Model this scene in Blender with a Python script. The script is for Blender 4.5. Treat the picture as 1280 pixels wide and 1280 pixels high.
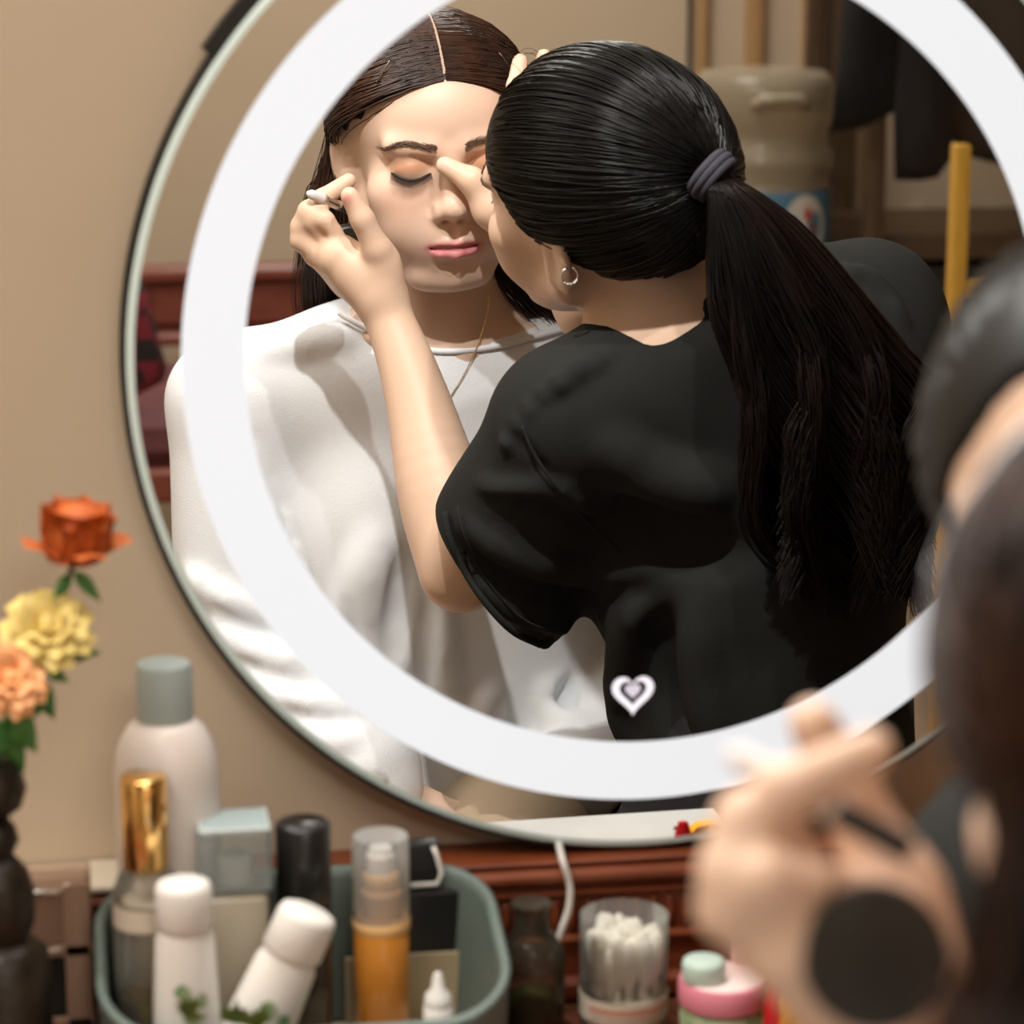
import bpy, math, random
import numpy as np
from mathutils import Matrix, Vector

for _o in list(bpy.data.objects):
    bpy.data.objects.remove(_o)
scene = bpy.context.scene
COL = scene.collection

# ------------------------------------------------------------------ camera
# World: mirror plane is y = 0, the room is y < 0, z = 0 is the dresser top.
FPX, DIST, CZ = 3400.0, 1.45, 0.63
PITCH = math.atan(790 / FPX)
YAW = math.atan(550 / FPX * math.cos(PITCH))
CAM = np.array([0.0, -DIST, CZ])
RGT = np.array([math.cos(YAW), -math.sin(YAW), 0.0])
FWD = np.array([math.sin(YAW) * math.cos(PITCH), math.cos(YAW) * math.cos(PITCH), -math.sin(PITCH)])
UPV = np.cross(RGT, FWD)
cam_data = bpy.data.cameras.new('camera')
cam = bpy.data.objects.new('camera', cam_data)
COL.objects.link(cam)
cam.location = CAM
cam.rotation_euler = (math.pi / 2 - PITCH, 0, -YAW)
cam_data.sensor_width = 24.0
cam_data.sensor_fit = 'HORIZONTAL'
cam_data.lens = FPX / 1280 * 24.0
cam_data.clip_start = 0.02
cam_data.dof.use_dof = True
cam_data.dof.focus_distance = 2.16
cam_data.dof.aperture_fstop = 5.0
scene.camera = cam

# ------------------------------------------------------------------ light and exposure
scene.view_settings.view_transform = 'Standard'
scene.view_settings.look = 'None'
scene.view_settings.exposure = 0.0
scene.view_settings.gamma = 1.0
scene.view_settings.use_curve_mapping = False
world = bpy.data.worlds.new('world')
scene.world = world
world.use_nodes = True
world.node_tree.nodes['Background'].inputs[0].default_value = (0.9, 0.8, 0.68, 1)
world.node_tree.nodes['Background'].inputs[1].default_value = 0.05
try:
    scene.cycles.caustics_reflective = False
    scene.cycles.caustics_refractive = False
except Exception:
    pass

def lamp(name, kind, loc, target, energy, color, size=0.02, cone=None, blend=0.5, size_y=None):
    l = bpy.data.lights.new(name, kind)
    l.energy = energy
    l.color = color
    if kind == 'AREA':
        l.shape = 'RECTANGLE' if size_y else 'SQUARE'
        l.size = size
        if size_y: l.size_y = size_y
    else:
        l.shadow_soft_size = size
    if kind == 'SPOT':
        l.spot_size = math.radians(cone)
        l.spot_blend = blend
    o = bpy.data.objects.new(name, l)
    COL.objects.link(o)
    o.location = loc
    d = Vector(target) - Vector(loc)
    o.rotation_euler = d.to_track_quat('-Z', 'Y').to_euler()
    return o

# two warm spots of the vanity lamp fixed on the wall above the mirror
lamp('vanity_spot_lamp', 'SPOT', (0.10, -0.07, 1.16), (0.26, -0.80, 0.28), 46, (1.0, 0.96, 0.91), 0.012, 95, 0.6)
lamp('vanity_spot_lamp', 'SPOT', (0.40, -0.07, 1.16), (0.32, -0.80, 0.28), 19, (1.0, 0.965, 0.92), 0.014, 95, 0.6)
# unseen soft area light under the ceiling, added as ambient fill
lamp('ceiling_fill', 'AREA', (-0.75, -0.85, 1.88), (-0.75, -0.85, 0), 40, (1.0, 0.95, 0.89), 1.1)

lamp('ceiling_fill', 'AREA', (0.5, -3.2, 1.88), (0.5, -3.2, 0), 34, (1.0, 0.95, 0.88), 0.9)  # second unseen area light, added to brighten the far wall

def V(px, py, Y):
    """point of the mirrored room (Y > 0) or of the room itself (Y < 0) on the ray of a photo pixel"""
    d = FWD + RGT * ((px - 640) / FPX) + UPV * ((640 - py) / FPX)
    return CAM + d * ((Y + DIST) / d[1])

# ------------------------------------------------------------------ materials
def mat(name, color, rough=0.5, metal=0.0, spec=0.5, noise=None, bump=None, sss=0.0, trans=0.0, ior=1.45,
        emit=None, emit_s=1.0, coat=0.0, alpha=1.0, attr=None, sheen=0.0):
    """noise = (scale, second colour, stretch); bump = (scale, strength, stretch)"""
    m = bpy.data.materials.new(name)
    m.use_nodes = True
    nt = m.node_tree
    b = nt.nodes['Principled BSDF']
    c4 = tuple(color) + (1,)
    b.inputs['Base Color'].default_value = c4
    b.inputs['Roughness'].default_value = rough
    b.inputs['Metallic'].default_value = metal
    b.inputs['Specular IOR Level'].default_value = spec
    b.inputs['IOR'].default_value = ior
    b.inputs['Transmission Weight'].default_value = trans
    b.inputs['Coat Weight'].default_value = coat
    b.inputs['Alpha'].default_value = alpha
    b.inputs['Sheen Weight'].default_value = sheen
    if sss:
        b.inputs['Subsurface Weight'].default_value = sss
        b.inputs['Subsurface Radius'].default_value = (1.0, 0.35, 0.18)
        b.inputs['Subsurface Scale'].default_value = 0.006
    if emit:
        b.inputs['Emission Color'].default_value = tuple(emit) + (1,)
        b.inputs['Emission Strength'].default_value = emit_s
    tc = nt.nodes.new('ShaderNodeTexCoord')
    def tex(scale, stretch):
        mp = nt.nodes.new('ShaderNodeMapping')
        mp.inputs['Scale'].default_value = stretch or (1, 1, 1)
        nt.links.new(tc.outputs['Object'], mp.inputs['Vector'])
        t = nt.nodes.new('ShaderNodeTexNoise')
        t.inputs['Scale'].default_value = scale
        t.inputs['Detail'].default_value = 4
        nt.links.new(mp.outputs['Vector'], t.inputs['Vector'])
        return t
    if attr:
        a = nt.nodes.new('ShaderNodeAttribute')
        a.attribute_name = attr
        nt.links.new(a.outputs['Color'], b.inputs['Base Color'])
    if noise:
        t = tex(noise[0], noise[2] if len(noise) > 2 else None)
        r = nt.nodes.new('ShaderNodeValToRGB')
        r.color_ramp.elements[0].position = 0.35
        r.color_ramp.elements[1].position = 0.65
        r.color_ramp.elements[0].color = c4
        r.color_ramp.elements[1].color = tuple(noise[1]) + (1,)
        nt.links.new(t.outputs['Fac'], r.inputs['Fac'])
        nt.links.new(r.outputs['Color'], b.inputs['Base Color'])
    if bump:
        t = tex(bump[0], bump[2] if len(bump) > 2 else None)
        bp = nt.nodes.new('ShaderNodeBump')
        bp.inputs['Strength'].default_value = bump[1]
        bp.inputs['Distance'].default_value = 0.002
        nt.links.new(t.outputs['Fac'], bp.inputs['Height'])
        nt.links.new(bp.outputs['Normal'], b.inputs['Normal'])
    return m

def clear(name, color, rough=0.05, see=0.8, tint=None):
    """thin clear plastic or glass wall: mostly see-through, with a sharp glossy coat"""
    m = bpy.data.materials.new(name)
    m.use_nodes = True
    nt = m.node_tree
    b = nt.nodes['Principled BSDF']
    b.inputs['Base Color'].default_value = tuple(color) + (1,)
    b.inputs['Roughness'].default_value = rough
    tr = nt.nodes.new('ShaderNodeBsdfTransparent')
    tr.inputs['Color'].default_value = tuple(tint or (0.95, 0.95, 0.94)) + (1,)
    fr = nt.nodes.new('ShaderNodeFresnel')
    fr.inputs['IOR'].default_value = 1.4
    mth = nt.nodes.new('ShaderNodeMath')
    mth.operation = 'ADD'
    mth.inputs[1].default_value = 1.0 - see
    mth.use_clamp = True
    nt.links.new(fr.outputs['Fac'], mth.inputs[0])
    mx = nt.nodes.new('ShaderNodeMixShader')
    nt.links.new(mth.outputs[0], mx.inputs['Fac'])
    nt.links.new(tr.outputs[0], mx.inputs[1])
    nt.links.new(b.outputs[0], mx.inputs[2])
    nt.links.new(mx.outputs[0], nt.nodes['Material Output'].inputs['Surface'])
    return m

# ------------------------------------------------------------------ objects
def tag(o, label=None, cat=None, group=None, kind=None):
    if label: o['label'] = label
    if cat: o['category'] = cat
    if group: o['group'] = group
    if kind: o['kind'] = kind
    return o

def empty(name, loc, label=None, cat=None, group=None, rot=(0, 0, 0)):
    o = bpy.data.objects.new(name, None)
    COL.objects.link(o)
    o.location = loc
    o.rotation_euler = rot
    o.empty_display_size = 0.02
    return tag(o, label, cat, group)

def obj(name, verts, faces, m, parent=None, smooth=False, flip=False, loc=None, rot=None, auto=None):
    """one mesh object; flip = the points are given in mirrored space"""
    verts = np.asarray(verts, dtype=np.float64).reshape(-1, 3)
    if flip:
        verts = verts * np.array([1, -1, 1.0])
    me = bpy.data.meshes.new(name)
    if isinstance(faces, np.ndarray):
        n, k = faces.shape
        me.vertices.add(len(verts))
        me.vertices.foreach_set('co', verts.astype(np.float32).ravel())
        f = faces[:, ::-1] if flip else faces
        me.loops.add(n * k)
        me.loops.foreach_set('vertex_index', np.ascontiguousarray(f).astype(np.int32).ravel())
        me.polygons.add(n)
        me.polygons.foreach_set('loop_start', np.arange(0, n * k, k, dtype=np.int32))
        me.polygons.foreach_set('loop_total', np.full(n, k, dtype=np.int32))
        me.update(calc_edges=True)
        me.validate()
    else:
        fs = [tuple(reversed(f)) for f in faces] if flip else faces
        me.from_pydata([tuple(v) for v in verts], [], fs)
        me.update()
    if smooth:
        me.polygons.foreach_set('use_smooth', np.ones(len(me.polygons), dtype=bool))
    o = bpy.data.objects.new(name, me)
    COL.objects.link(o)
    if m: me.materials.append(m)
    if loc is not None: o.location = loc
    if rot is not None: o.rotation_euler = rot
    if parent is not None: o.parent = parent
    if auto:
        sharp(me, auto)
    return o

def sharp(me, deg):
    import bmesh
    bm = bmesh.new()
    bm.from_mesh(me)
    lim = math.radians(deg)
    for e in bm.edges:
        e.smooth = not (len(e.link_faces) == 2 and e.calc_face_angle(0) > lim)
    for f in bm.faces:
        f.smooth = True
    bm.to_mesh(me)
    bm.free()

class G:
    """collects simple shapes into one mesh"""
    def __init__(s):
        s.v = []; s.f = []
    def _add(s, v, f):
        n = len(s.v)
        s.v += [tuple(map(float, p)) for p in v]
        s.f += [tuple(i + n for i in q) for q in f]
        return s
    def box(s, c, d, bev=0.0, rz=0.0):
        x, y, z = d[0] / 2, d[1] / 2, d[2] / 2
        b = min(bev, x * .9, y * .9, z * .9)
        if b <= 0:
            v = [(i * x, j * y, k * z) for i in (-1, 1) for j in (-1, 1) for k in (-1, 1)]
            f = [(0, 1, 3, 2), (4, 6, 7, 5), (0, 4, 5, 1), (2, 3, 7, 6), (0, 2, 6, 4), (1, 5, 7, 3)]
        else:
            # rounded-corner prism with small chamfers top and bottom
            ring = []
            for (sx, sy, a0) in ((1, 1, 0), (-1, 1, 90), (-1, -1, 180), (1, -1, 270)):
                for t in (0, 45, 90):
                    a = math.radians(a0 + t)
                    ring.append((sx * (x - b), sy * (y - b), math.cos(a), math.sin(a)))
            v = []; n = 12
            for zz, bb in ((-z, 0), (-z + b, b), (z - b, b), (z, 0)):
                for (px, py, cx, cy) in ring:
                    v.append((px + cx * bb, py + cy * bb, zz))
            f = [tuple(range(n))[::-1], tuple(range(3 * n, 4 * n))]
            for k in range(3):
                for i in range(n):
                    j = (i + 1) % n
                    f.append((k * n + i, k * n + j, (k + 1) * n + j, (k + 1) * n + i))
        ca, sa = math.cos(rz), math.sin(rz)
        v = [(c[0] + p[0] * ca - p[1] * sa, c[1] + p[0] * sa + p[1] * ca, c[2] + p[2]) for p in v]
        return s._add(v, f)
    def lathe(s, prof, n=32, c=(0, 0, 0), closed=True, sx=1.0, sy=1.0):
        """prof = [(r, z)...] bottom to top"""
        v = []; f = []
        for (r, z) in prof:
            for i in range(n):
                a = 2 * math.pi * i / n
                v.append((c[0] + r * sx * math.cos(a), c[1] + r * sy * math.sin(a), c[2] + z))
        for k in range(len(prof) - 1):
            for i in range(n):
                j = (i + 1) % n
                f.append((k * n + i, k * n + j, (k + 1) * n + j, (k + 1) * n + i))
        if closed:
            f.append(tuple(range(n))[::-1])
            f.append(tuple(range((len(prof) - 1) * n, len(prof) * n)))
        return s._add(v, f)
    def tube(s, pts, r, n=8, caps=True):
        pts = [np.array(p, float) for p in pts]
        rr = r if hasattr(r, '__len__') else [r] * len(pts)
        v = []; f = []
        t0 = pts[1] - pts[0]
        up = np.array([0, 0, 1.0]) if abs(t0[2]) < .9 * np.linalg.norm(t0) else np.array([1.0, 0, 0])
        for i, p in enumerate(pts):
            t = pts[min(i + 1, len(pts) - 1)] - pts[max(i - 1, 0)]
            t = t / (np.linalg.norm(t) + 1e-12)
            a = np.cross(t, up); a /= np.linalg.norm(a) + 1e-12
            b = np.cross(a, t); up = b
            for k in range(n):
                an = 2 * math.pi * k / n
                v.append(p + (a * math.cos(an) + b * math.sin(an)) * rr[i])
        for i in range(len(pts) - 1):
            for k in range(n):
                j = (k + 1) % n
                f.append((i * n + k, i * n + j, (i + 1) * n + j, (i + 1) * n + k))
        if caps:
            f.append(tuple(range(n))[::-1])
            f.append(tuple(range((len(pts) - 1) * n, len(pts) * n)))
        return s._add(v, f)
    def prism(s, outline, y0, y1):
        """outline in (x, z), extruded along y"""
        n = len(outline)
        v = [(x, y0, z) for x, z in outline] + [(x, y1, z) for x, z in outline]
        f = [tuple(range(n)), tuple(range(n, 2 * n))[::-1]]
        for i in range(n):
            j = (i + 1) % n
            f.append((i, n + i, n + j, j))
        return s._add(v, f)
    def annulus(s, c, r0, r1, y, n=128, y1=None):
        """flat ring in the xz plane facing -y; with y1 a solid ring"""
        v = []; f = []
        ys = [y] if y1 is None else [y, y1]
        for yy in ys:
            for r in (r0, r1):
                for i in range(n):
                    a = 2 * math.pi * i / n
                    v.append((c[0] + r * math.cos(a), yy, c[1] + r * math.sin(a)))
        for i in range(n):
            j = (i + 1) % n
            f.append((i, n + i, n + j, j))
            if y1 is not None:
                f.append((2 * n + i, 2 * n + j, 3 * n + j, 3 * n + i))
                f.append((n + i, 3 * n + i, 3 * n + j, n + j))
                f.append((i, j, 2 * n + j, 2 * n + i))
        return s._add(v, f)
    def grid(s, P, closed_u=False):
        """P[i][j] points"""
        a = len(P); b = len(P[0])
        v = [p for row in P for p in row]
        f = []
        for i in range(a - (0 if closed_u else 1)):
            for j in range(b - 1):
                i2 = (i + 1) % a
                f.append((i * b + j, i2 * b + j, i2 * b + j + 1, i * b + j + 1))
        return s._add(v, f)
    def build(s, name, m, parent=None, smooth=False, flip=False, loc=None, rot=None, auto=None):
        return obj(name, s.v, s.f, m, parent, smooth, flip, loc, rot, auto)

def bez(pts, n=24):
    """Catmull-Rom through points"""
    P = np.array(pts, float)
    P = np.vstack([2 * P[0] - P[1], P, 2 * P[-1] - P[-2]])
    out = []
    m = len(P) - 3
    for q in range(n):
        t = q / (n - 1) * m
        i = min(int(t), m - 1); u = t - i
        a, b, c, d = P[i:i + 4]
        out.append(.5 * ((2 * b) + (c - a) * u + (2 * a - 5 * b + 4 * c - d) * u * u + (3 * b - a - 3 * c + d) * u ** 3))
    return np.array(out)

# ------------------------------------------------------------------ implicit surfaces for the bodies and clothes
class Field:
    def __init__(s, xs, ys, zs):
        s.x, s.y, s.z = [np.asarray(a, np.float32) for a in (xs, ys, zs)]
        s.d = np.full((len(s.x), len(s.y), len(s.z)), 0.5, np.float32)
    def _win(s, lo, hi):
        sl = []
        for a, l, h in zip((s.x, s.y, s.z), lo, hi):
            i = int(np.searchsorted(a, l)); j = int(np.searchsorted(a, h))
            sl.append(slice(max(i - 1, 0), min(j + 1, len(a))))
        return tuple(sl)
    def _mix(s, lo, hi, fn, k, mode):
        m = k * 1.0 + 0.012
        w = s._win(np.asarray(lo) - m, np.asarray(hi) + m)
        if any(q.stop <= q.start for q in w): return
        X = s.x[w[0]][:, None, None]; Y = s.y[w[1]][None, :, None]; Z = s.z[w[2]][None, None, :]
        b = fn(X, Y, Z).astype(np.float32)
        a = s.d[w]
        k = max(k, 1e-5)
        if mode == 'add':
            h = np.clip(.5 + .5 * (a - b) / k, 0, 1)
            s.d[w] = a + (b - a) * h - k * h * (1 - h)
        else:
            h = np.clip(.5 - .5 * (a + b) / k, 0, 1)
            s.d[w] = a + (-b - a) * h + k * h * (1 - h)
    def cap(s, a, b, ra, rb=None, k=.004, mode='add'):
        a = np.asarray(a, float); b = np.asarray(b, float)
        rb = ra if rb is None else rb
        r = max(ra, rb)
        ab = b - a; L = float(ab @ ab) + 1e-12
        def fn(X, Y, Z):
            t = np.clip(((X - a[0]) * ab[0] + (Y - a[1]) * ab[1] + (Z - a[2]) * ab[2]) / L, 0, 1)
            return np.sqrt((X - a[0] - ab[0] * t) ** 2 + (Y - a[1] - ab[1] * t) ** 2 + (Z - a[2] - ab[2] * t) ** 2) - (ra + (rb - ra) * t)
        s._mix(np.minimum(a, b) - r, np.maximum(a, b) + r, fn, k, mode)
        return s
    def chain(s, pts, rad, k=.004, mode='add'):
        for i in range(len(pts) - 1):
            s.cap(pts[i], pts[i + 1], rad[i], rad[i + 1], k, mode)
        return s
    def ell(s, c, r, R=None, k=.004, mode='add'):
        c = np.asarray(c, float); r = np.asarray(r, float)
        R = np.eye(3) if R is None else np.asarray(R, float)      # columns are the axes
        ext = np.sqrt(((R * r[None, :]) ** 2).sum(1))
        def fn(X, Y, Z):
            dx, dy, dz = X - c[0], Y - c[1], Z - c[2]
            q = [R[0, i] * dx + R[1, i] * dy + R[2, i] * dz for i in range(3)]
            k0 = np.sqrt(sum((q[i] / r[i]) ** 2 for i in range(3))) + 1e-6
            k1 = np.sqrt(sum((q[i] / r[i] ** 2) ** 2 for i in range(3))) + 1e-6
            return k0 * (k0 - 1) / k1
        s._mix(c - ext, c + ext, fn, k, mode)
        return s
    def cut(s, p, n, k=.002):
        """remove everything on the side of the plane that n points to"""
        p = np.asarray(p, float); n = np.asarray(n, float); n = n / np.linalg.norm(n)
        fn = lambda X, Y, Z: -((X - p[0]) * n[0] + (Y - p[1]) * n[1] + (Z - p[2]) * n[2])
        s._mix([s.x[0], s.y[0], s.z[0]], [s.x[-1], s.y[-1], s.z[-1]], fn, k, 'sub')
        return s
    def hit(s, px, py, inset=0.0):
        """first surface point along a photo ray in mirrored space"""
        d = V(px, py, 1) - CAM; d /= np.linalg.norm(d)
        t = np.arange(1.5, 2.7, .0015)
        q = CAM + d * t[:, None]
        ix = [np.clip(np.searchsorted(a, q[:, k]), 0, len(a) - 1) for k, a in enumerate((s.x, s.y, s.z))]
        ok = (q[:, 0] > s.x[0]) & (q[:, 0] < s.x[-1]) & (q[:, 1] > s.y[0]) & (q[:, 1] < s.y[-1]) & (q[:, 2] > s.z[0]) & (q[:, 2] < s.z[-1])
        m = ok & (s.d[ix[0], ix[1], ix[2]] < 0)
        if not m.any(): return None
        return CAM + d * (t[np.argmax(m)] + inset)
    def fold(s, pts, r, k, mode='add', inset=None, n=9):
        """ridge or crease that runs over the surface through photo points"""
        c = bez([(x, y, 0) for x, y in pts], n)
        h = [s.hit(x, y, (r * .75 if mode == 'add' else -r * .1) if inset is None else inset) for x, y, _ in c]
        w = [math.sin(math.pi * (i + .6) / (n + .2)) for i in range(n)]
        for i in range(n - 1):
            if h[i] is not None and h[i + 1] is not None and np.linalg.norm(h[i] - h[i + 1]) < .05:
                s.cap(h[i], h[i + 1], r * w[i], r * w[i + 1], k, mode)
        return s
    def warp(s, fn):
        s.d += fn(s.x[:, None, None], s.y[None, :, None], s.z[None, None, :]).astype(np.float32)
        return s
    def mesh(s, smooth=2):
        d = s.d; n = d < 0
        cnt = np.zeros(tuple(q - 1 for q in d.shape), np.int8)
        for i in (0, 1):
            for j in (0, 1):
                for k in (0, 1):
                    cnt += n[i:d.shape[0] - 1 + i, j:d.shape[1] - 1 + j, k:d.shape[2] - 1 + k]
        act = (cnt > 0) & (cnt < 8)
        I = np.argwhere(act)
        cs = [(i, j, k) for i in (0, 1) for j in (0, 1) for k in (0, 1)]
        val = {c: d[I[:, 0] + c[0], I[:, 1] + c[1], I[:, 2] + c[2]] for c in cs}
        pos = {c: np.stack([s.x[I[:, 0] + c[0]], s.y[I[:, 1] + c[1]], s.z[I[:, 2] + c[2]]], 1).astype(np.float64) for c in cs}
        acc = np.zeros((len(I), 3)); num = np.zeros(len(I))
        for a in cs:
            for ax in range(3):
                if a[ax]: continue
                b = tuple(1 if q == ax else a[q] for q in range(3))
                va, vb = val[a], val[b]
                x = (va < 0) != (vb < 0)
                t = (va / np.where(x, va - vb, 1))[:, None]
                acc += np.where(x[:, None], pos[a] + (pos[b] - pos[a]) * t, 0)
                num += x
        P = acc / num[:, None]
        ids = np.full(act.shape, -1, np.int32)
        ids[act] = np.arange(len(I))
        Q = []
        sh = act.shape
        for ax in range(3):
            a = n.take(range(0, d.shape[ax] - 1), ax); b = n.take(range(1, d.shape[ax]), ax)
            for sign in (0, 1):
                e = np.argwhere((a & ~b) if sign == 0 else (~a & b))
                o1, o2 = (ax + 1) % 3, (ax + 2) % 3
                ok = (e[:, o1] > 0) & (e[:, o2] > 0) & (e[:, o1] < sh[o1]) & (e[:, o2] < sh[o2])
                e = e[ok]
                q = []
                for (u, v) in ((-1, -1), (0, -1), (0, 0), (-1, 0)):
                    f = e.copy(); f[:, o1] += u; f[:, o2] += v
                    q.append(ids[f[:, 0], f[:, 1], f[:, 2]])
                q = np.stack(q, 1)
                Q.append(q if sign == 0 else q[:, ::-1])
        Q = np.concatenate(Q)
        Q = Q[(Q >= 0).all(1)]
        for _ in range(smooth):
            P = lap(P, Q)
        return P, Q

def lap(P, Q, f=0.5):
    a = np.concatenate([Q[:, i] for i in range(4)]); b = np.concatenate([Q[:, (i + 1) % 4] for i in range(4)])
    w = np.bincount(a, minlength=len(P)) + np.bincount(b, minlength=len(P))
    M = np.stack([np.bincount(a, P[b, i], len(P)) + np.bincount(b, P[a, i], len(P)) for i in range(3)], 1)
    return P + f * (M / np.maximum(w, 1)[:, None] - P)

def axis(segments):
    """[(x0, step), (x1, step) ... (xn, _)] -> rectilinear grid coordinates"""
    out = []
    for (a, st), (b, _) in zip(segments[:-1], segments[1:]):
        n = max(1, int(round((b - a) / st)))
        out += list(a + (b - a) * np.arange(n) / n)
    return np.array(out + [segments[-1][0]])

def paint(me_obj, P, base, spots):
    """per-vertex skin tone: spots = (centre, 3x3 axes or None, radii, colour, weight)"""
    c = np.tile(np.array(base, float), (len(P), 1))
    for (ct, R, r, col, w) in spots:
        q = P - ct
        if R is not None: q = q @ R
        k = np.exp(-((q / np.asarray(r)) ** 2).sum(1) ** 1.5)[:, None] * w
        c = c * (1 - k) + np.array(col) * k
    at = me_obj.data.color_attributes.new('tone', 'FLOAT_COLOR', 'POINT')
    at.data.foreach_set('color', np.c_[c, np.ones(len(c))].astype(np.float32).ravel())

class Frame:
    """head-local axes: x to the viewer's right when facing the face, y out of the face, z up (millimetres)"""
    def __init__(s, f, u, o=(0, 0, 0)):
        f = np.array(f, float); f /= np.linalg.norm(f)
        u = np.array(u, float); u -= f * (u @ f); u /= np.linalg.norm(u)
        s.R = np.stack([np.cross(u, f), f, u], 1)
        s.o = np.array(o, float)
    def __call__(s, x, y, z):
        return s.o + s.R @ (np.array([x, y, z], float) * 0.001)
    def pts(s, A):
        return s.o + (np.asarray(A, float) * 0.001) @ s.R.T
    def loc(s, P):
        return (np.asarray(P) - s.o) @ s.R * 1000

def strands(paths, r0, r1=None, sides=3):
    """one mesh of tapering hair strands; every path has the same number of points"""
    A = np.asarray(paths, float)                          # n, m, 3
    n, m, _ = A.shape
    T = np.gradient(A, axis=1)
    T /= np.linalg.norm(T, axis=2, keepdims=True) + 1e-12
    ref = np.where(np.abs(T[..., 2:3]) > .8, np.array([1.0, 0, 0]), np.array([0, 0, 1.0]))
    a = np.cross(T, ref); a /= np.linalg.norm(a, axis=2, keepdims=True) + 1e-12
    b = np.cross(T, a)
    u = np.linspace(0, 1, m)
    rad = (r0 + ((r1 if r1 is not None else r0 * .3) - r0) * u ** 2)[None, :, None]
    V_ = np.stack([A + rad * (a * math.cos(2 * math.pi * k / sides) + b * math.sin(2 * math.pi * k / sides)) for k in range(sides)], 2)
    V_ = V_.reshape(-1, 3)
    base = (np.arange(n)[:, None, None] * m + np.arange(m - 1)[None, :, None]) * sides
    k = np.arange(sides)[None, None, :]; k2 = (k + 1) % sides
    F = np.stack([base + k, base + k2, base + sides + k2, base + sides + k], -1).reshape(-1, 4)
    return V_, F.astype(np.int64)

def smooth_paths(ctrl, m):
    """Catmull-Rom all paths at once: ctrl n, c, 3 -> n, m, 3"""
    P = np.asarray(ctrl, float)
    P = np.concatenate([2 * P[:, :1] - P[:, 1:2], P, 2 * P[:, -1:] - P[:, -2:-1]], 1)
    c = P.shape[1] - 3
    t = np.linspace(0, c, m); i = np.minimum(t.astype(int), c - 1); u = (t - i)[None, :, None]
    a, b, d, e = P[:, i], P[:, i + 1], P[:, i + 2], P[:, i + 3]
    return .5 * (2 * b + (d - a) * u + (2 * a - 5 * b + 4 * d - e) * u * u + (3 * b - a - 3 * d + e) * u ** 3)
# ------------------------------------------------------------------ the room
M_WALL = mat('beige_plaster', (0.56, 0.445, 0.32), 0.85, noise=(3, (0.58, 0.47, 0.34)), bump=(220, 0.12))
M_WALLB = mat('beige_plaster_far', (0.56, 0.445, 0.32), 0.85, noise=(2, (0.58, 0.47, 0.34)), bump=(90, 0.1))
M_FLOOR = mat('brown_floor', (0.28, 0.19, 0.12), 0.45, noise=(6, (0.33, 0.23, 0.15), (1, 8, 1)))
M_CEIL = mat('white_ceiling', (0.75, 0.71, 0.63), 0.9)
X0, X1, Y0, Z0, Z1 = -1.7, 2.8, -4.1, -0.75, 1.95
WALLY = 0.032
def slab(name, c, d, m):
    return tag(G().box(c, d).build(name, m), kind='structure')
slab('wall_front', ((X0 + X1) / 2, WALLY + .05, (Z0 + Z1) / 2), (X1 - X0, .10, Z1 - Z0), M_WALL)
slab('wall_back', ((X0 + X1) / 2, Y0 - .05, (Z0 + Z1) / 2), (X1 - X0, .10, Z1 - Z0), M_WALLB)
slab('wall_left', (X0 - .05, (Y0 + WALLY) / 2, (Z0 + Z1) / 2), (.10, WALLY - Y0, Z1 - Z0), M_WALLB)
slab('wall_right', (X1 + .05, (Y0 + WALLY) / 2, (Z0 + Z1) / 2), (.10, WALLY - Y0, Z1 - Z0), M_WALLB)
slab('floor', ((X0 + X1) / 2, (Y0 + WALLY) / 2, Z0 - .05), (X1 - X0, WALLY - Y0, .10), M_FLOOR)
slab('ceiling', ((X0 + X1) / 2, (Y0 + WALLY) / 2, Z1 + .05), (X1 - X0, WALLY - Y0, .10), M_CEIL)

# ------------------------------------------------------------------ the lit mirror
MC = (0.3051, 0.3742); MR = 0.2857
M_GLASS = mat('mirror_silver', (0.90, 0.905, 0.895), 0.0, metal=1.0)
M_RIM = mat('polished_glass_edge', (0.58, 0.68, 0.64), 0.25, spec=0.8, emit=(0.55, 0.68, 0.64), emit_s=0.14)  # faint emission put into the glass edge to brighten it; not a lamp
M_LED = mat('lit_frosted_band', (0.25, 0.25, 0.25), 0.7, spec=0.2, emit=(0.90, 0.92, 0.955), emit_s=0.82)
M_CASE = mat('black_casing', (0.012, 0.011, 0.010), 0.45)
mirror = empty('lit_mirror', (MC[0], 0, MC[1] - MR), 'large round mirror with a glowing white ring of light, fixed on the beige wall', 'mirror')
def rel(o, parent):
    """parent without moving"""
    o.parent = parent
    o.matrix_parent_inverse = Matrix.Translation(parent.location).inverted() if tuple(parent.rotation_euler) == (0, 0, 0) else parent.matrix_basis.inverted()
    return o
def disc(c, r, y, n=160):
    g = G()
    v = [(c[0], y, c[1])] + [(c[0] + r * math.cos(2 * math.pi * i / n), y, c[1] + r * math.sin(2 * math.pi * i / n)) for i in range(n)]
    g._add(v, [(0, 1 + i, 1 + (i + 1) % n) for i in range(n)])
    return g
rel(disc(MC, MR - .0042, 0.0).build('mirror_glass', M_GLASS), mirror)
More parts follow.
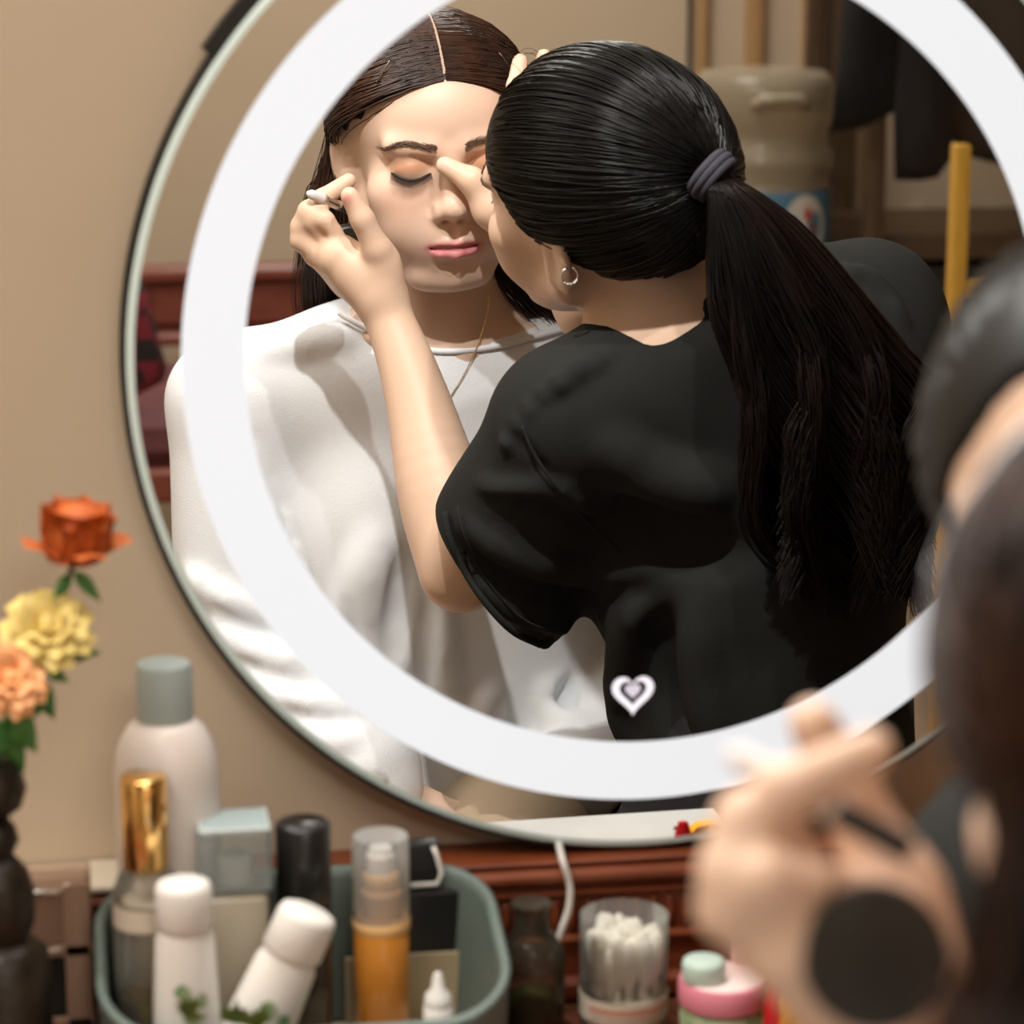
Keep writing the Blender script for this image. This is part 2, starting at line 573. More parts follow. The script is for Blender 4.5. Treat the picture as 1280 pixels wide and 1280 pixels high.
# bevelled polished rim of the glass
g = G(); n = 180
P = []
for (r, y) in ((MR - .0044, -.0001), (MR - .0024, .0003), (MR - .0006, .0012), (MR, .0026), (MR, .006), (MR - .004, .006)):
    P.append([(MC[0] + r * math.cos(2 * math.pi * i / n), y, MC[1] + r * math.sin(2 * math.pi * i / n)) for i in range(n + 1)])
g.grid(P)
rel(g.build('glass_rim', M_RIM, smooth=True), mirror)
rel(G().annulus(MC, 0.2224, 0.2564, -0.0006, 180, -0.0001).build('light_ring', M_LED), mirror)
rel(G().annulus(MC, 0.10, MR + .0034, 0.0062, 160, WALLY - .001).build('casing', M_CASE), mirror)
def arc_clip(a0, a1, w, y0, y1):
    g = G(); N = 14; out = []
    for i in range(N + 1):
        a = math.radians(a0 + (a1 - a0) * i / N)
        out.append([(MC[0] + r * math.cos(a), y, MC[1] + r * math.sin(a)) for r, y in ((MR - .004, y0), (MR + w, y0), (MR + w, y1), (MR - .004, y1), (MR - .004, y0))])
    g.grid(out)
    return rel(g.build('clip', M_CASE), mirror)
def ang(px, py):
    p = V(px, py, 0)
    return math.degrees(math.atan2(p[2] - MC[1], p[0] - MC[0]))
arc_clip(ang(262, 68) - 0.0, ang(262, 68) - 26, .0085, .003, .028)
arc_clip(ang(165, 330), ang(189, 248), .003, .003, .028)
# glowing heart-shaped touch switch behind the glass
def heart(s, dz=0.0):
    o = []
    for i in range(40):
        t = 2 * math.pi * i / 40
        o.append((s * 16 * math.sin(t) ** 3 / 16, s * (13 * math.cos(t) - 5 * math.cos(2 * t) - 2 * math.cos(3 * t) - math.cos(4 * t)) / 15.2 + dz))
    return o
hp = V(791, 866, 0); hs = 0.0120
g = G()
oo = heart(hs); ii = heart(hs * .66, .0008)
g._add([(hp[0] + x, -.0005, hp[2] + z) for x, z in oo] + [(hp[0] + x, -.0005, hp[2] + z) for x, z in ii],
       [(i, (i + 1) % 40, 40 + (i + 1) % 40, 40 + i) for i in range(40)])
M_HEART = mat('lit_switch', (0.85, 0.83, 0.9), 0.5, emit=(0.80, 0.77, 0.88), emit_s=0.88)
M_HEART2 = mat('lit_switch_dim', (0.6, 0.58, 0.66), 0.5, emit=(0.62, 0.59, 0.70), emit_s=0.70)
sw = rel(g.build('touch_switch', M_HEART), mirror)
sw['label'] = 'small glowing white heart switch low on the mirror glass'
g = G(); g._add([(hp[0] + x, -.0005, hp[2] + z + .0014) for x, z in heart(hs * .38)], [tuple(range(40))])
g.build('switch_core', M_HEART2).parent = sw
# ------------------------------------------------------------------ people (points given in mirrored space, flipped when built)
rng = np.random.default_rng(7)
M_SKIN1 = mat('fair_skin', (0.7, 0.5, 0.4), 0.46, spec=0.38, sss=0.12, attr='tone', bump=(900, 0.05))
M_SKIN2 = mat('warm_skin', (0.7, 0.5, 0.4), 0.48, spec=0.38, sss=0.12, attr='tone', bump=(900, 0.05))
M_HAIR1 = mat('dark_brown_hair', (0.022, 0.0105, 0.007), 0.36, spec=0.36, noise=(30, (0.050, 0.021, 0.012)))
M_HAIR1B = mat('dark_brown_hair_base', (0.022, 0.012, 0.009), 0.5, spec=0.35)
M_HAIR2 = mat('black_hair', (0.004, 0.0036, 0.0033), 0.30, spec=0.36)
M_HAIR2T = mat('black_brown_hair', (0.0040, 0.0032, 0.0028), 0.42, spec=0.22, noise=(14, (0.010, 0.0045, 0.0032)))
M_HAIR2B = mat('black_hair_base', (0.005, 0.0045, 0.004), 0.5, spec=0.3)
M_LASH = mat('black_lashes', (0.012, 0.009, 0.008), 0.5)
M_BROW = mat('brown_brow', (0.10, 0.058, 0.035), 0.6)
M_PART = mat('scalp', (0.42, 0.29, 0.22), 0.6)
M_BRONZE = mat('dark_bronze', (0.25, 0.2, 0.16), 0.3, metal=1.0)
M_SWEAT = mat('white_sweatshirt', (0.77, 0.80, 0.835), 0.92, spec=0.2, bump=(700, 0.25))
M_TEE = mat('black_tee', (0.0165, 0.017, 0.0158), 0.92, spec=0.2, bump=(800, 0.25))
M_TROU1 = mat('beige_trousers', (0.40, 0.31, 0.215), 0.9, spec=0.2, bump=(500, 0.2))
M_TROU2 = mat('black_trousers', (0.02, 0.02, 0.021), 0.9, spec=0.2, bump=(500, 0.2))
M_GOLD = mat('gold', (0.85, 0.62, 0.28), 0.22, metal=1.0)
M_SILV = mat('silver', (0.72, 0.70, 0.66), 0.22, metal=1.0)
M_TIE = mat('grey_violet_elastic', (0.034, 0.031, 0.045), 0.85, bump=(900, 0.4))

def skull(F, fr, hair=0.0):
    R = fr.R
    F.ell(fr(0, -8, 30), (.073 + hair, .093 + hair, .080 + hair), R, k=.004)
def head(F, fr, ears=(-1, 1), eo=0.0):
    R = fr.R
    K = .016
    skull(F, fr)
    F.ell(fr(0, 33, 32), (.060, .053, .052), R, k=K)                 # forehead
    F.ell(fr(0, 28, -28), (.060, .060, .066), R, k=K)                # middle of the face
    F.ell(fr(0, 34, -68), (.047, .047, .034), R, k=K)                # jaw
    F.ell(fr(0, 66, -93), (.020, .017, .015), R, k=.016)             # chin
    for s in (-1, 1):
        F.cap(fr(s * 57, -2, -44), fr(s * 24, 62, -92), .014, .012, k=.018)      # jaw line
        F.ell(fr(s * 43, 58, -22), (.022, .022, .020), R, k=.018)    # cheek
        F.ell(fr(s * 34, 62, -50), (.022, .022, .024), R, k=.018)
        F.cap(fr(s * 14, 84, 19), fr(s * 46, 73, 21), .005, .006, k=.014)        # brow ridge
    for s in (-1, 1):
        F.ell(fr(s * 30, 98, 2), (.019, .0135, .0105), R, k=.010, mode='sub')    # eye socket
        F.ell(fr(s * 31, 71.0, 2), (.0155, .0138, .0130), R, k=.005)             # closed lid over the eye
    F.ell(fr(0, 71, -58), (.030, .022, .026), R, k=.015)             # around the mouth
    # nose
    F.cap(fr(0, 83.5, 14), fr(0, 95, -22), .0055, .0080, k=.011)
    F.ell(fr(0, 98.5, -29), (.0115, .0100, .0090), R, k=.008)
    F.cap(fr(0, 96, -33), fr(0, 88, -41), .0055, .0050, k=.004)
    for s in (-1, 1):
        F.ell(fr(s * 11.5, 89.5, -33), (.0078, .0098, .0075), R, k=.006)
        F.ell(fr(s * 6.8, 93.0, -40.5), (.0034, .0050, .0036), R, k=.0018, mode='sub')
        F.ell(fr(s * 19.0, 93, -29.0), (.0022, .0070, .0070), R, k=.004, mode='sub')
    # lips
    up = [(-24, 79, -63.0), (-13, 87.8, -60.4), (-5, 91.6, -58.4), (0, 91.6, -59.6), (5, 91.6, -58.4), (13, 87.8, -60.4), (24, 79, -63.0)]
    F.chain([fr(*p) for p in up], [.0015, .0036, .0044, .0042, .0044, .0036, .0015], k=.004)
    lo = [(-21, 79.5, -64.5), (-11, 87.6, -67.6), (0, 90.2, -69.0), (11, 87.6, -67.6), (21, 79.5, -64.5)]
    F.chain([fr(*p) for p in lo], [.0018, .0050, .0060, .0050, .0018], k=.004)
    ml = [(-26, 81, -63.6), (-13, 92.0, -63.4), (-5, 96.2, -63.0), (0, 96.6, -63.8), (5, 96.2, -63.0), (13, 92.0, -63.4), (26, 81, -63.6)]
    F.chain([fr(*p) for p in ml], [.0010] + [.0016] * 5 + [.0010], k=.0030, mode='sub')
    F.ell(fr(0, 93.5, -50), (.0036, .0040, .0075), R, k=.004, mode='sub')        # philtrum
    F.ell(fr(0, 91, -78.5), (.016, .0055, .0045), R, k=.007, mode='sub')         # under the lip
    # lid crease and lash groove
    for s in (-1, 1):
        cr = [(s * 15, 84, 4), (s * 22, 85.5, 9.2), (s * 31, 85.5, 11.2), (s * 40, 82, 9.5), (s * 47, 76, 5)]
        F.chain([fr(*p) for p in cr], [.0012, .0018, .0018, .0018, .0010], k=.0035, mode='sub')
        lg = [(s * 16, 85, -1.0), (s * 23, 86.6, -4.6), (s * 31, 86.6, -6.0), (s * 39, 83.6, -4.6), (s * 47, 77, -.8)]
        F.chain([fr(*p) for p in lg], [.0010] * 5, k=.002, mode='sub')
    for s in ears:
        E = R @ np.array([[math.cos(.42 * s), -math.sin(.42 * s), 0], [math.sin(.42 * s), math.cos(.42 * s), 0], [0, 0, 1]])
        F.ell(fr(s * (70 + eo), -15, -6), (.0065, .0155 + eo * .0003, .0270 + eo * .0004), E, k=.009)
        F.ell(fr(s * (63 + eo * .5), -6, -8), (.009, .013, .026), R, k=.008)
        F.ell(fr(s * (67 + eo), -4, -24), (.0055, .0075, .0125), E, k=.005)
        F.ell(fr(s * (77 + eo), -13, -4), (.0045, .0085, .0175), E, k=.0025, mode='sub')
        F.ell(fr(s * 69, -4, -4), (.0040, .0040, .0070), E, k=.003)

def surf(P, fr, x, z, w=1.6):
    """front surface point of a head above local (x, z)"""
    L = surf.cache.get(id(P))
    if L is None:
        L = surf.cache[id(P)] = fr.loc(P)
    m = (np.abs(L[:, 0] - x) < w) & (np.abs(L[:, 2] - z) < w) & (L[:, 1] > 20)
    return float(L[m, 1].max()) if m.any() else 80.0
surf.cache = {}

def in_hair(L):
    """hair-bearing scalp, head-local millimetres"""
    x, y, z = L[..., 0], L[..., 1], L[..., 2]
    face = (x / 69) ** 2 + ((y - 78) / 80) ** 2 + ((z + 44) / 112) ** 2 > 1
    neck = z > np.where(y < 0, .62 * y - 2, .9 * y - 2)
    return face & neck

def scalp(dirs, off=0.0):
    """ellipsoid of the skull in direction dirs (normalised space), head-local mm"""
    d = dirs / np.linalg.norm(dirs, axis=-1, keepdims=True)
    return d * (np.array([73, 93, 80.]) + off) + np.array([0, -8, 30.])

def to_dir(p):
    q = (np.asarray(p, float) - np.array([0, -8, 30.])) / np.array([73, 93, 80.])
    return q / np.linalg.norm(q, axis=-1, keepdims=True)

def slerp(a, b, t):
    w = np.arccos(np.clip((a * b).sum(-1, keepdims=True), -1, 1)) + 1e-6
    t = np.asarray(t)[None, :, None]
    return (np.sin((1 - t) * w[:, None]) * a[:, None] + np.sin(t * w[:, None]) * b[:, None]) / np.sin(w[:, None])

# ================================================================== the seated client
def B(px, py, Y):
    return V(px, py, Y + .156)

cf = Frame((0.035, -1, -0.135), (-0.055, 0, 1))
cf.o = B(564, 203, 0.592) - cf.R @ np.array([0, .090, .008])
co = cf.o
client = empty('person', (co[0], -co[1] - .02, Z0), 'seated person in a loose white sweatshirt with long brown hair, facing the mirror', 'person')

xs = axis([(co[0] - .30, .006), (co[0] - .092, .0016), (co[0] + .092, .006), (co[0] + .30, 0)])
ys = axis([(co[1] - .20, .006), (co[1] - .118, .0016), (co[1] + .10, .005), (co[1] + .24, 0)])
zs = axis([(co[2] - .72, .007), (co[2] - .125, .0016), (co[2] + .115, .006), (co[2] + .13, 0)])
F = Field(xs, ys, zs)
head(F, cf, eo=6.0)
nb = B(548, 425, .715)
F.cap(cf(0, -12, -60), nb + [0, .01, 0], .050, .050, k=.014)
F.cap(cf(-20, 10, -95), nb + [-.022, -.038, -.008], .010, .009, k=.02)      # neck muscles
F.cap(cf(20, 10, -95), nb + [.016, -.040, -.008], .010, .009, k=.02)
shL, shR = B(292, 505, .735), B(815, 505, .735)
F.cap(nb + [0, .018, -.005], shL + [.02, 0, .0], .050, .042, k=.04)
F.cap(nb + [0, .018, -.005], shR + [-.02, 0, .0], .050, .042, k=.04)
F.ell(nb + [0, .025, -.13], (.135, .075, .15), k=.04)
F.ell(nb + [0, .035, -.33], (.13, .085, .20), k=.04)
F.cap(B(470, 425, .675), B(425, 418, .70), .005, .006, k=.016)             # collar bones
F.cap(B(590, 428, .672), B(690, 410, .70), .005, .006, k=.016)
elL, elR = B(300, 800, .70), B(840, 830, .72)
wrL, wrR = B(480, 985, .56), B(690, 1000, .58)
for sh, el, wr in ((shL, elL, wrL), (shR, elR, wrR)):
    F.cap(sh, el, .040, .034, k=.02)
    F.cap(el, wr, .034, .024, k=.01)
    d = (wr - el) / np.linalg.norm(wr - el)
    F.ell(wr + d * .05, (.036, .045, .016), k=.012)
    side = np.cross(d, [0, 0, 1]); side /= np.linalg.norm(side)
    for q, ln in ((-.027, .062), (-.009, .074), (.009, .070), (.027, .055)):
        F.chain([wr + d * .07 + side * q, wr + d * (.08 + ln * .55) + side * q * 1.1 + [0, 0, -.004], wr + d * (.08 + ln) + side * q * 1.1 + [0, 0, -.018]], [.0085, .0078, .0065], k=.004)
    F.chain([wr + d * .02 - side * .025, wr + d * .055 - side * .05, wr + d * .085 - side * .052], [.011, .009, .0075], k=.006)
P, Q = F.mesh(2)
CP = P
SK = np.array([0.690, 0.495, 0.385])
spots = []
for s in (-1, 1):
    spots += [(cf(s * 42, 75, -24), cf.R, (.022, .05, .016), (0.74, 0.44, 0.33), .40),
              (cf(s * 31, 84, 5), cf.R, (.017, .03, .0075), (0.52, 0.23, 0.11), .72),
              (cf(s * 43, 78, 5), cf.R, (.009, .03, .006), (0.42, 0.19, 0.10), .5),
              (cf(s * 31, 84, 16), cf.R, (.024, .03, .007), (0.66, 0.42, 0.30), .35)]
lipc = (0.60, 0.18, 0.22)
for x in (-17, -10, -3.5, 3.5, 10, 17):
    spots += [(cf(x, 90, -59.8 - abs(x) * .12), cf.R, (.0075, .02, .0036), lipc, .78),
              (cf(x, 90, -68.4 + abs(x) * .13), cf.R, (.0075, .02, .0048), lipc, .72)]
spots += [(cf(0, 90, -63.6), cf.R, (.024, .02, .0013), (0.30, 0.06, 0.08), .8)]
body = obj('body', P, Q, M_SKIN1, None, True, True)
paint(body, P, SK, spots)
rel(body, client)

# brows and lashes
for s in (-1, 1):
    hairs = []
    for i in range(240):
        t = rng.random()
        x = s * (11 + 41 * t); z = 19.6 + 5.0 * math.sin(min(t / .70, 1) * math.pi / 2) - (6.0 * (t - .70) / .30 if t > .70 else 0)
        z += rng.normal(0, 1.75 * (1 - .65 * t))
        y = surf(P, cf, x, z) + .2
        L = rng.uniform(4.5, 7.5)
        x2 = x + s * L * .85; z2 = z + L * (.42 - .65 * t)
        y2 = surf(P, cf, x2, z2) + .3
        hairs.append([(x, y, z), ((x + x2) / 2, (y + y2) / 2 + .7, (z + z2) / 2 + .3), (x2, y2, z2)])
    v, f = strands(smooth_paths(cf.pts(np.array(hairs)), 4), .00030, .00012)
    rel(obj('eyebrow', v, f, M_BROW, None, True, True), client)['kind'] = 'stuff'
    hairs = []; line = G(); pts = []
    for i in range(46):
        t = i / 45
        x = s * (16 + 31.5 * t); z = -1.2 - 5.2 * math.sin(t * math.pi) + .8 * t
        y = surf(P, cf, x, z) + .1
        if i % 5 == 0: pts.append(cf(x, y + .1, z - .2))
        L = 6.0 + 4.0 * t + rng.uniform(-.6, .6)
        ox = s * (-.15 + .75 * t) * L * .6
        hairs.append([(x, y, z), (x + ox * .4, y + L * .62, z - L * .42), (x + ox, y + L * 1.0, z - L * .62)])
    line.tube(bez(pts, 18), [.0004] + [.0011] * 8 + [.0014] * 8 + [.0004], 6)
    v, f = strands(smooth_paths(cf.pts(np.array(hairs)), 6), .00030, .00008)
    n0 = len(v)
    allv = np.vstack([v, np.array(line.v)]); allf = [tuple(q) for q in f.tolist()] + [tuple(i + n0 for i in q) for q in line.f]
    rel(obj('eyelashes', allv, allf, M_LASH, None, True, True), client)['kind'] = 'stuff'

# hair: a base cap, then strands from the middle part, back over the ears and down
def hair_cap(fr, inflate, m, parent, name='hair_base', step=.0035, extra=None, face=(86, .070, .080, .110)):
    o = fr.o
    F = Field(np.arange(o[0] - .115, o[0] + .115, step), np.arange(o[1] - .125, o[1] + .125, step), np.arange(o[2] - .12, o[2] + .14, step))
    F.ell(fr(0, -8, 30), (.073 + inflate, .093 + inflate, .080 + inflate), fr.R, k=.002)
    if extra: extra(F)
    F.ell(fr(0, face[0], -46), face[1:], fr.R, k=.004, mode='sub')
    for s in (-1, 1):
        F.ell(fr(s * 78, 2, -34), (.034, .046, .046), fr.R, k=.004, mode='sub')
    for s in (-1, 1):
        F.ell(fr(s * 80, 40, -6), (.034, .048, .044), fr.R, k=.004, mode='sub')
    F.cut(fr(0, -40, -28), -fr.R[:, 2] + .62 * fr.R[:, 1], k=.004)
    P, Q = F.mesh(2)
    return rel(obj(name, P, Q, m, None, True, True), parent)
hair_cap(cf, .0030, M_HAIR1B, client, extra=None, face=(84, .072, .084, .112))

N = 3400
paths = []
side = np.where(rng.random(N) < .5, -1.0, 1.0)
py = 72 - 156 * rng.random(N) ** 1.3                      # along the part, front to back
root = to_dir(np.stack([side * (0.6 + 2.0 * rng.random(N)), py, np.full(N, 200.0)], 1) * 1.0)
# root on the top of the skull at that y
yy = np.clip((py + 8) / 93, -.98, .98)
root = np.stack([side * .016, yy, np.sqrt(1 - yy ** 2)], 1)
root /= np.linalg.norm(root, axis=1, keepdims=True)
u = np.clip((72 - py) / 156, 0, 1)
ex = np.stack([side * (74 - 10 * u), -32 - 32 * u + rng.normal(0, 4, N), 14 - 50 * u + rng.normal(0, 7, N)], 1)
exd = to_dir(ex)
mid = slerp(root, exd, np.array([.5]))[:, 0]
fwd_bias = (1 - u)[:, None] * np.array([0, .13, .05]) + rng.normal(0, .02, (N, 3))
mid = mid + fwd_bias; mid /= np.linalg.norm(mid, axis=1, keepdims=True)
q1 = slerp(root, mid, np.array([0, .33, .66]))
q2 = slerp(mid, exd, np.array([0, .33, .66, 1.0]))
dirs = np.concatenate([q1, q2], 1)
lay = rng.random(N)[:, None, None]
off = np.array([3.6, 4.6, 6.4, 9.8, 13.0, 14.0, 13.0])[None, :, None] * (.55 + .75 * lay)
top = scalp(dirs, 0) + dirs * off
# lengths hanging behind the neck, the viewer's right side falling outward over the shoulder
tail = []
for i in range(N):
    s = side[i]; e = top[i, -1]; w = rng.normal(0, 1, 3)
    if s > 0:
        tail.append([(60 + 7 * w[0], -42 + 8 * w[1], -50), (64 + 12 * w[0], -34 + 9 * w[1], -90), (86 + 16 * w[0], -20 + 9 * w[1], -124 + 5 * w[2]), (120 + 18 * w[0], -8 + 9 * w[1], -160 + 8 * w[2])])
    else:
        tail.append([(-86 + 6 * w[0], -38 + 10 * w[1], -40), (-90 + 8 * w[0], -48 + 11 * w[1], -92), (-84 + 11 * w[0], -88 + 8 * w[1], -146), (-70 + 13 * w[0], -112 + 8 * w[1], -230 + 14 * w[2])])
ctrl = np.concatenate([top, np.array(tail)], 1)
A = smooth_paths(ctrl, 24)
A += rng.normal(0, .22, A.shape)
v, f = strands(cf.pts(A), .00062, .00030)
rel(obj('hair', v, f, M_HAIR1, None, True, True), client)['kind'] = 'stuff'
# pale scalp showing in the parting
rows = []
for y in np.linspace(69, -20, 16):
    zq = 30 + 80 * math.sqrt(1 - ((y + 8) / 93) ** 2)
    dd = to_dir((0, y, zq)); w = 1.0 if y < 60 else 1.8
    rows.append([cf.pts(np.array([0, y, zq]) + dd * 4.0 + np.array([q, 0, 0])) for q in (-w, w)])
g = G(); g.grid(rows)
pt = rel(g.build('parting', M_PART, None, True, True), client)
# a few stray hairs
N2 = 90
s = np.where(rng.random(N2) < .5, -1.0, 1.0)
st = np.stack([s * rng.uniform(10, 60, N2), rng.uniform(-70, 25, N2), np.full(N2, 100.)], 1)
d0 = to_dir(st); d1 = to_dir(np.stack([s * 80, rng.uniform(-60, 20, N2), rng.uniform(-10, 40, N2)], 1))
A = slerp(d0, d1, np.linspace(0, rng.uniform(.6, .9), 8)); A = scalp(A, 0) + A * (6 + rng.uniform(1, 7, (N2, 1, 1)) * np.linspace(.2, 1, 8)[None, :, None])
v, f = strands(cf.pts(A), .00022, .0001)
rel(obj('stray_hairs', v, f, M_HAIR1, None, True, True), client)['kind'] = 'stuff'
# metal hair clips
def hair_clip(a, b):
    g = G(); p = [cf.pts(scalp(to_dir(np.array(a) * (1 - t) + np.array(b) * t), 0) + to_dir(np.array(a) * (1 - t) + np.array(b) * t) * 10.5) for t in np.linspace(0, 1, 6)]
    g.tube(p, .0006, 6)
    return rel(g.build('hair_clip', M_BRONZE, None, True, True), client)
hair_clip((-42, 58, 92), (-48, 52, 66)); hair_clip((-60, 40, 56), (-65, 34, 44)); hair_clip((60, 46, 66), (56, 52, 92))

# sweatshirt
xs = np.arange(co[0] - .33, co[0] + .33, .0045); ys = np.arange(co[1] - .17, co[1] + .24, .0045); zs = np.arange(co[2] - .60, co[2] - .06, .0045)
F = Field(xs, ys, zs)
F.cap(nb + [0, .018, -.012], shL + [.01, 0, .003], .060, .058, k=.03)
F.cap(nb + [0, .018, -.012], shR + [-.01, 0, .003], .060, .058, k=.03)
F.ell(nb + [0, .030, -.14], (.160, .098, .175), k=.05)
F.ell(nb + [.0, .030, -.36], (.172, .122, .30), k=.06)
F.ell(nb + [-.055, -.015, -.165], (.060, .055, .060), k=.05)
F.ell(nb + [.075, -.015, -.165], (.060, .055, .060), k=.05)
for sh, el, wr in ((shL, elL, wrL), (shR, elR, wrR)):
    F.cap(sh, el, .057, .056, k=.025)
    F.cap(el, el + (wr - el) * .9, .056, .046, k=.02)
    F.cap(el + (wr - el) * .92, el + (wr - el) * 1.0, .036, .034, k=.004)
# folds: ridges (add) and creases (sub)
for pts, r, k, mode in (
        ([(316, 540), (345, 620), (385, 730), (425, 800)], .0040, .009, 'sub'),
        ([(300, 545), (325, 630), (362, 735), (405, 810)], .0055, .020, 'add'),
        ([(470, 680), (455, 760), (468, 850)], .0090, .030, 'add'),
        ([(520, 730), (508, 800), (492, 850)], .0060, .016, 'add'),
        ([(545, 710), (548, 800), (562, 900)], .0070, .020, 'add'),
        ([(500, 700), (497, 770), (493, 830)], .0045, .014, 'sub'),
        ([(535, 720), (532, 800), (525, 870)], .0040, .014, 'sub'),
        ([(430, 760), (440, 820), (470, 880)], .0050, .016, 'sub'),
        ([(620, 860), (600, 900), (590, 960)], .0060, .018, 'add'),
        ([(235, 720), (290, 755), (380, 780)], .0050, .018, 'add'),
        ([(250, 752), (310, 790), (400, 806)], .0045, .010, 'sub'),
        ([(270, 790), (340, 822), (440, 832)], .0055, .018, 'add'),
        ([(290, 826), (350, 855), (440, 858)], .0040, .010, 'sub'),
        ([(310, 850), (370, 880), (450, 880)], .0055, .018, 'add'),
        ([(340, 884), (390, 905), (450, 900)], .0040, .010, 'sub'),
        ([(370, 910), (410, 930), (450, 925)], .0070, .014, 'add'),
        ([(700, 845), (680, 870), (690, 895), (730, 905)], .0080, .014, 'add'),
        ([(720, 850), (705, 870), (715, 888)], .0050, .010, 'sub'),
        ([(330, 440), (390, 430), (440, 420)], .0040, .02, 'add')):
    F.fold(pts, r, k, mode)
wr_ = lambda X, Y, Z: .0011 * np.sin(46 * X + 21 * Z + 2.2 * np.sin(17 * Z + 9 * X)) * np.sin(14 * Z - 22 * X + 7 * Y)
F.warp(wr_)
F.ell(B(560, 362, .70), (.104, .085, .0425), k=.004, mode='sub')
F.cap(nb + [0, 0, .062], nb + [0, 0, .2], .060, .060, k=.004, mode='sub')
P, Q = F.mesh(2)
shirt = rel(obj('sweatshirt', P, Q, M_SWEAT, None, True, True), client)
# ribbed collar band that follows the neckline
SP = P
def shirt_y(px, py):
    """mirrored-space depth of the sweatshirt front along a photo ray"""
    best = None
    d = V(px, py, 1) - CAM; d /= np.linalg.norm(d)
    q = SP - CAM; t = q @ d; r = np.linalg.norm(q - t[:, None] * d, axis=1)
    m = r < .006
    return float((CAM + d * t[m].min())[1]) if m.any() else .85
col_pts = []
for px, py in ((424, 391), (440, 401), (465, 414), (505, 431), (545, 439), (585, 438), (630, 431), (675, 419), (712, 409)):
    col_pts.append(V(px, py, shirt_y(px, py + 6) + .001))
G().tube(bez(col_pts, 40), .0028, 8).build('collar', M_SWEAT, shirt, True, True)

# necklace
nk = []
for px, py in ((452, 392), (470, 424), (500, 462), (530, 488), (556, 499), (572, 482), (590, 448), (603, 414), (610, 385), (611, 370)):
    d = V(px, py, 1) - CAM; d /= np.linalg.norm(d)
    ys_ = []
    for S in (SP, CP):
        q = S - CAM; t = q @ d; r = np.linalg.norm(q - t[:, None] * d, axis=1); m = r < .006
        if m.any(): ys_.append(t[m].min())
    t = min(ys_) if ys_ else 1.80
    nk.append(CAM + d * (t - .0016))
nkl = bez(nk, 90)
g = G().tube(nkl, .00035, 5)
for p in nkl[::1]:
    g.tube([p - [0, 0, .0007], p + [0, 0, .0007]], [.0006, .0006], 4)
rel(g.build('necklace', M_GOLD, None, False, True), client)
# trousers and stool
F = Field(np.arange(co[0] - .25, co[0] + .25, .008), np.arange(.15, co[1] + .30, .008), np.arange(Z0, co[2] - .48, .008))
hip = np.array([nb[0], .955, -.185])
F.ell(hip + [0, -.02, .03], (.165, .135, .12), k=.03)
for s, kx in ((-1, -.10), (1, .02)):
    h = hip + [s * .085, -.03, -.01]; kn = np.array([nb[0] + kx, .58, -.165]); ft = np.array([nb[0] + kx, .62, Z0 + .08])
    F.cap(h, kn, .082, .062, k=.03); F.cap(kn, ft, .062, .048, k=.02)
P, Q = F.mesh(2)
rel(obj('trousers', P, Q, M_TROU1, None, True, True), client)
M_SHOE = mat('white_slipper', (0.6, 0.58, 0.55), 0.8)
for kx in (-.10, .02):
    g = G(); ft = np.array([nb[0] + kx, .62, Z0])
    rows = []
    for t in np.linspace(0, 1, 9):
        yc = .66 - .22 * t; w = .036 * math.sin(math.pi * (.12 + .80 * t)) ** .5; h = .085 - .05 * t
        rows.append([(ft[0] + w * math.cos(a), yc, Z0 + h * max(math.sin(a), 0) + .001) for a in np.linspace(0, 2 * math.pi, 13)])
    g.grid(rows)
    rel(g.build('slipper', M_SHOE, None, True, True), client)
# ================================================================== the make-up artist, her back to the mirror
def turned(yaw, pitch, roll):
    y, p, r = [math.radians(a) for a in (yaw, pitch, roll)]
    f = np.array([-math.sin(y) * math.cos(p), math.cos(y) * math.cos(p), -math.sin(p)])
    u = np.array([0, 0, 1.0]) - f * f[2]; u /= np.linalg.norm(u)
    return Frame(f, math.cos(r) * u + math.sin(r) * np.cross(u, f))
af = turned(40, -11, 27)
af.o = V(762, 207, .525) - af.R @ np.array([0, -.008, .030])
ao = af.o
artist = empty('person', (0.49, -.50, Z0), 'make-up artist in a black T-shirt with a long black ponytail, back to the mirror', 'person')
aN = V(852, 425, .525)
aSL, aSR = V(705, 528, .505), V(1082, 402, .61)
aEL, aWL = V(577, 712, .605), V(484, 395, .709)
aER, aWR = V(905, 590, .69), V(690, 325, .722)
st = .0021
F = Field(axis([(.15, st), (.46, .006), (.68, 0)]), axis([(.34, .006), (.42, .004), (.60, st), (.77, .004), (.82, 0)]), axis([(-.25, .008), (.16, .004), (.30, st), (.50, .0035), (.56, 0)]))
head(F, af, eo=5.0)
F.cap(af(0, -28, -40), aN, .050, .052, k=.016)
F.cap(aN + [0, 0, -.01], aSL, .048, .044, k=.04)
F.cap(aN + [0, 0, -.01], aSR, .048, .046, k=.04)
F.ell(V(900, 640, .56), (.115, .075, .15), k=.04)
F.ell(V(950, 900, .54), (.110, .080, .15), k=.04)
F.cap(aSL, aEL, .042, .034, k=.02)
FA = [aEL, V(552, 620, .640), V(529, 525, .672), V(508, 455, .693), V(487, 400, .709), V(475, 370, .715)]
FAs = bez([np.r_[p_, r_] for p_, r_ in zip(FA, [.034, .0345, .0275, .0225, .0195, .0205])], 22)
F.chain(FAs[:, :3], FAs[:, 3], k=.002)
F.cap(aSR, aER, .042, .034, k=.02)
F.chain([aER, V(800, 455, .705), V(735, 385, .705), aWR], [.034, .032, .025, .020], k=.012)
mm = .001
def finger(pts, rad, k=.0035):
    F.chain([V(*p) for p in pts], [r * mm for r in rad], k=k)
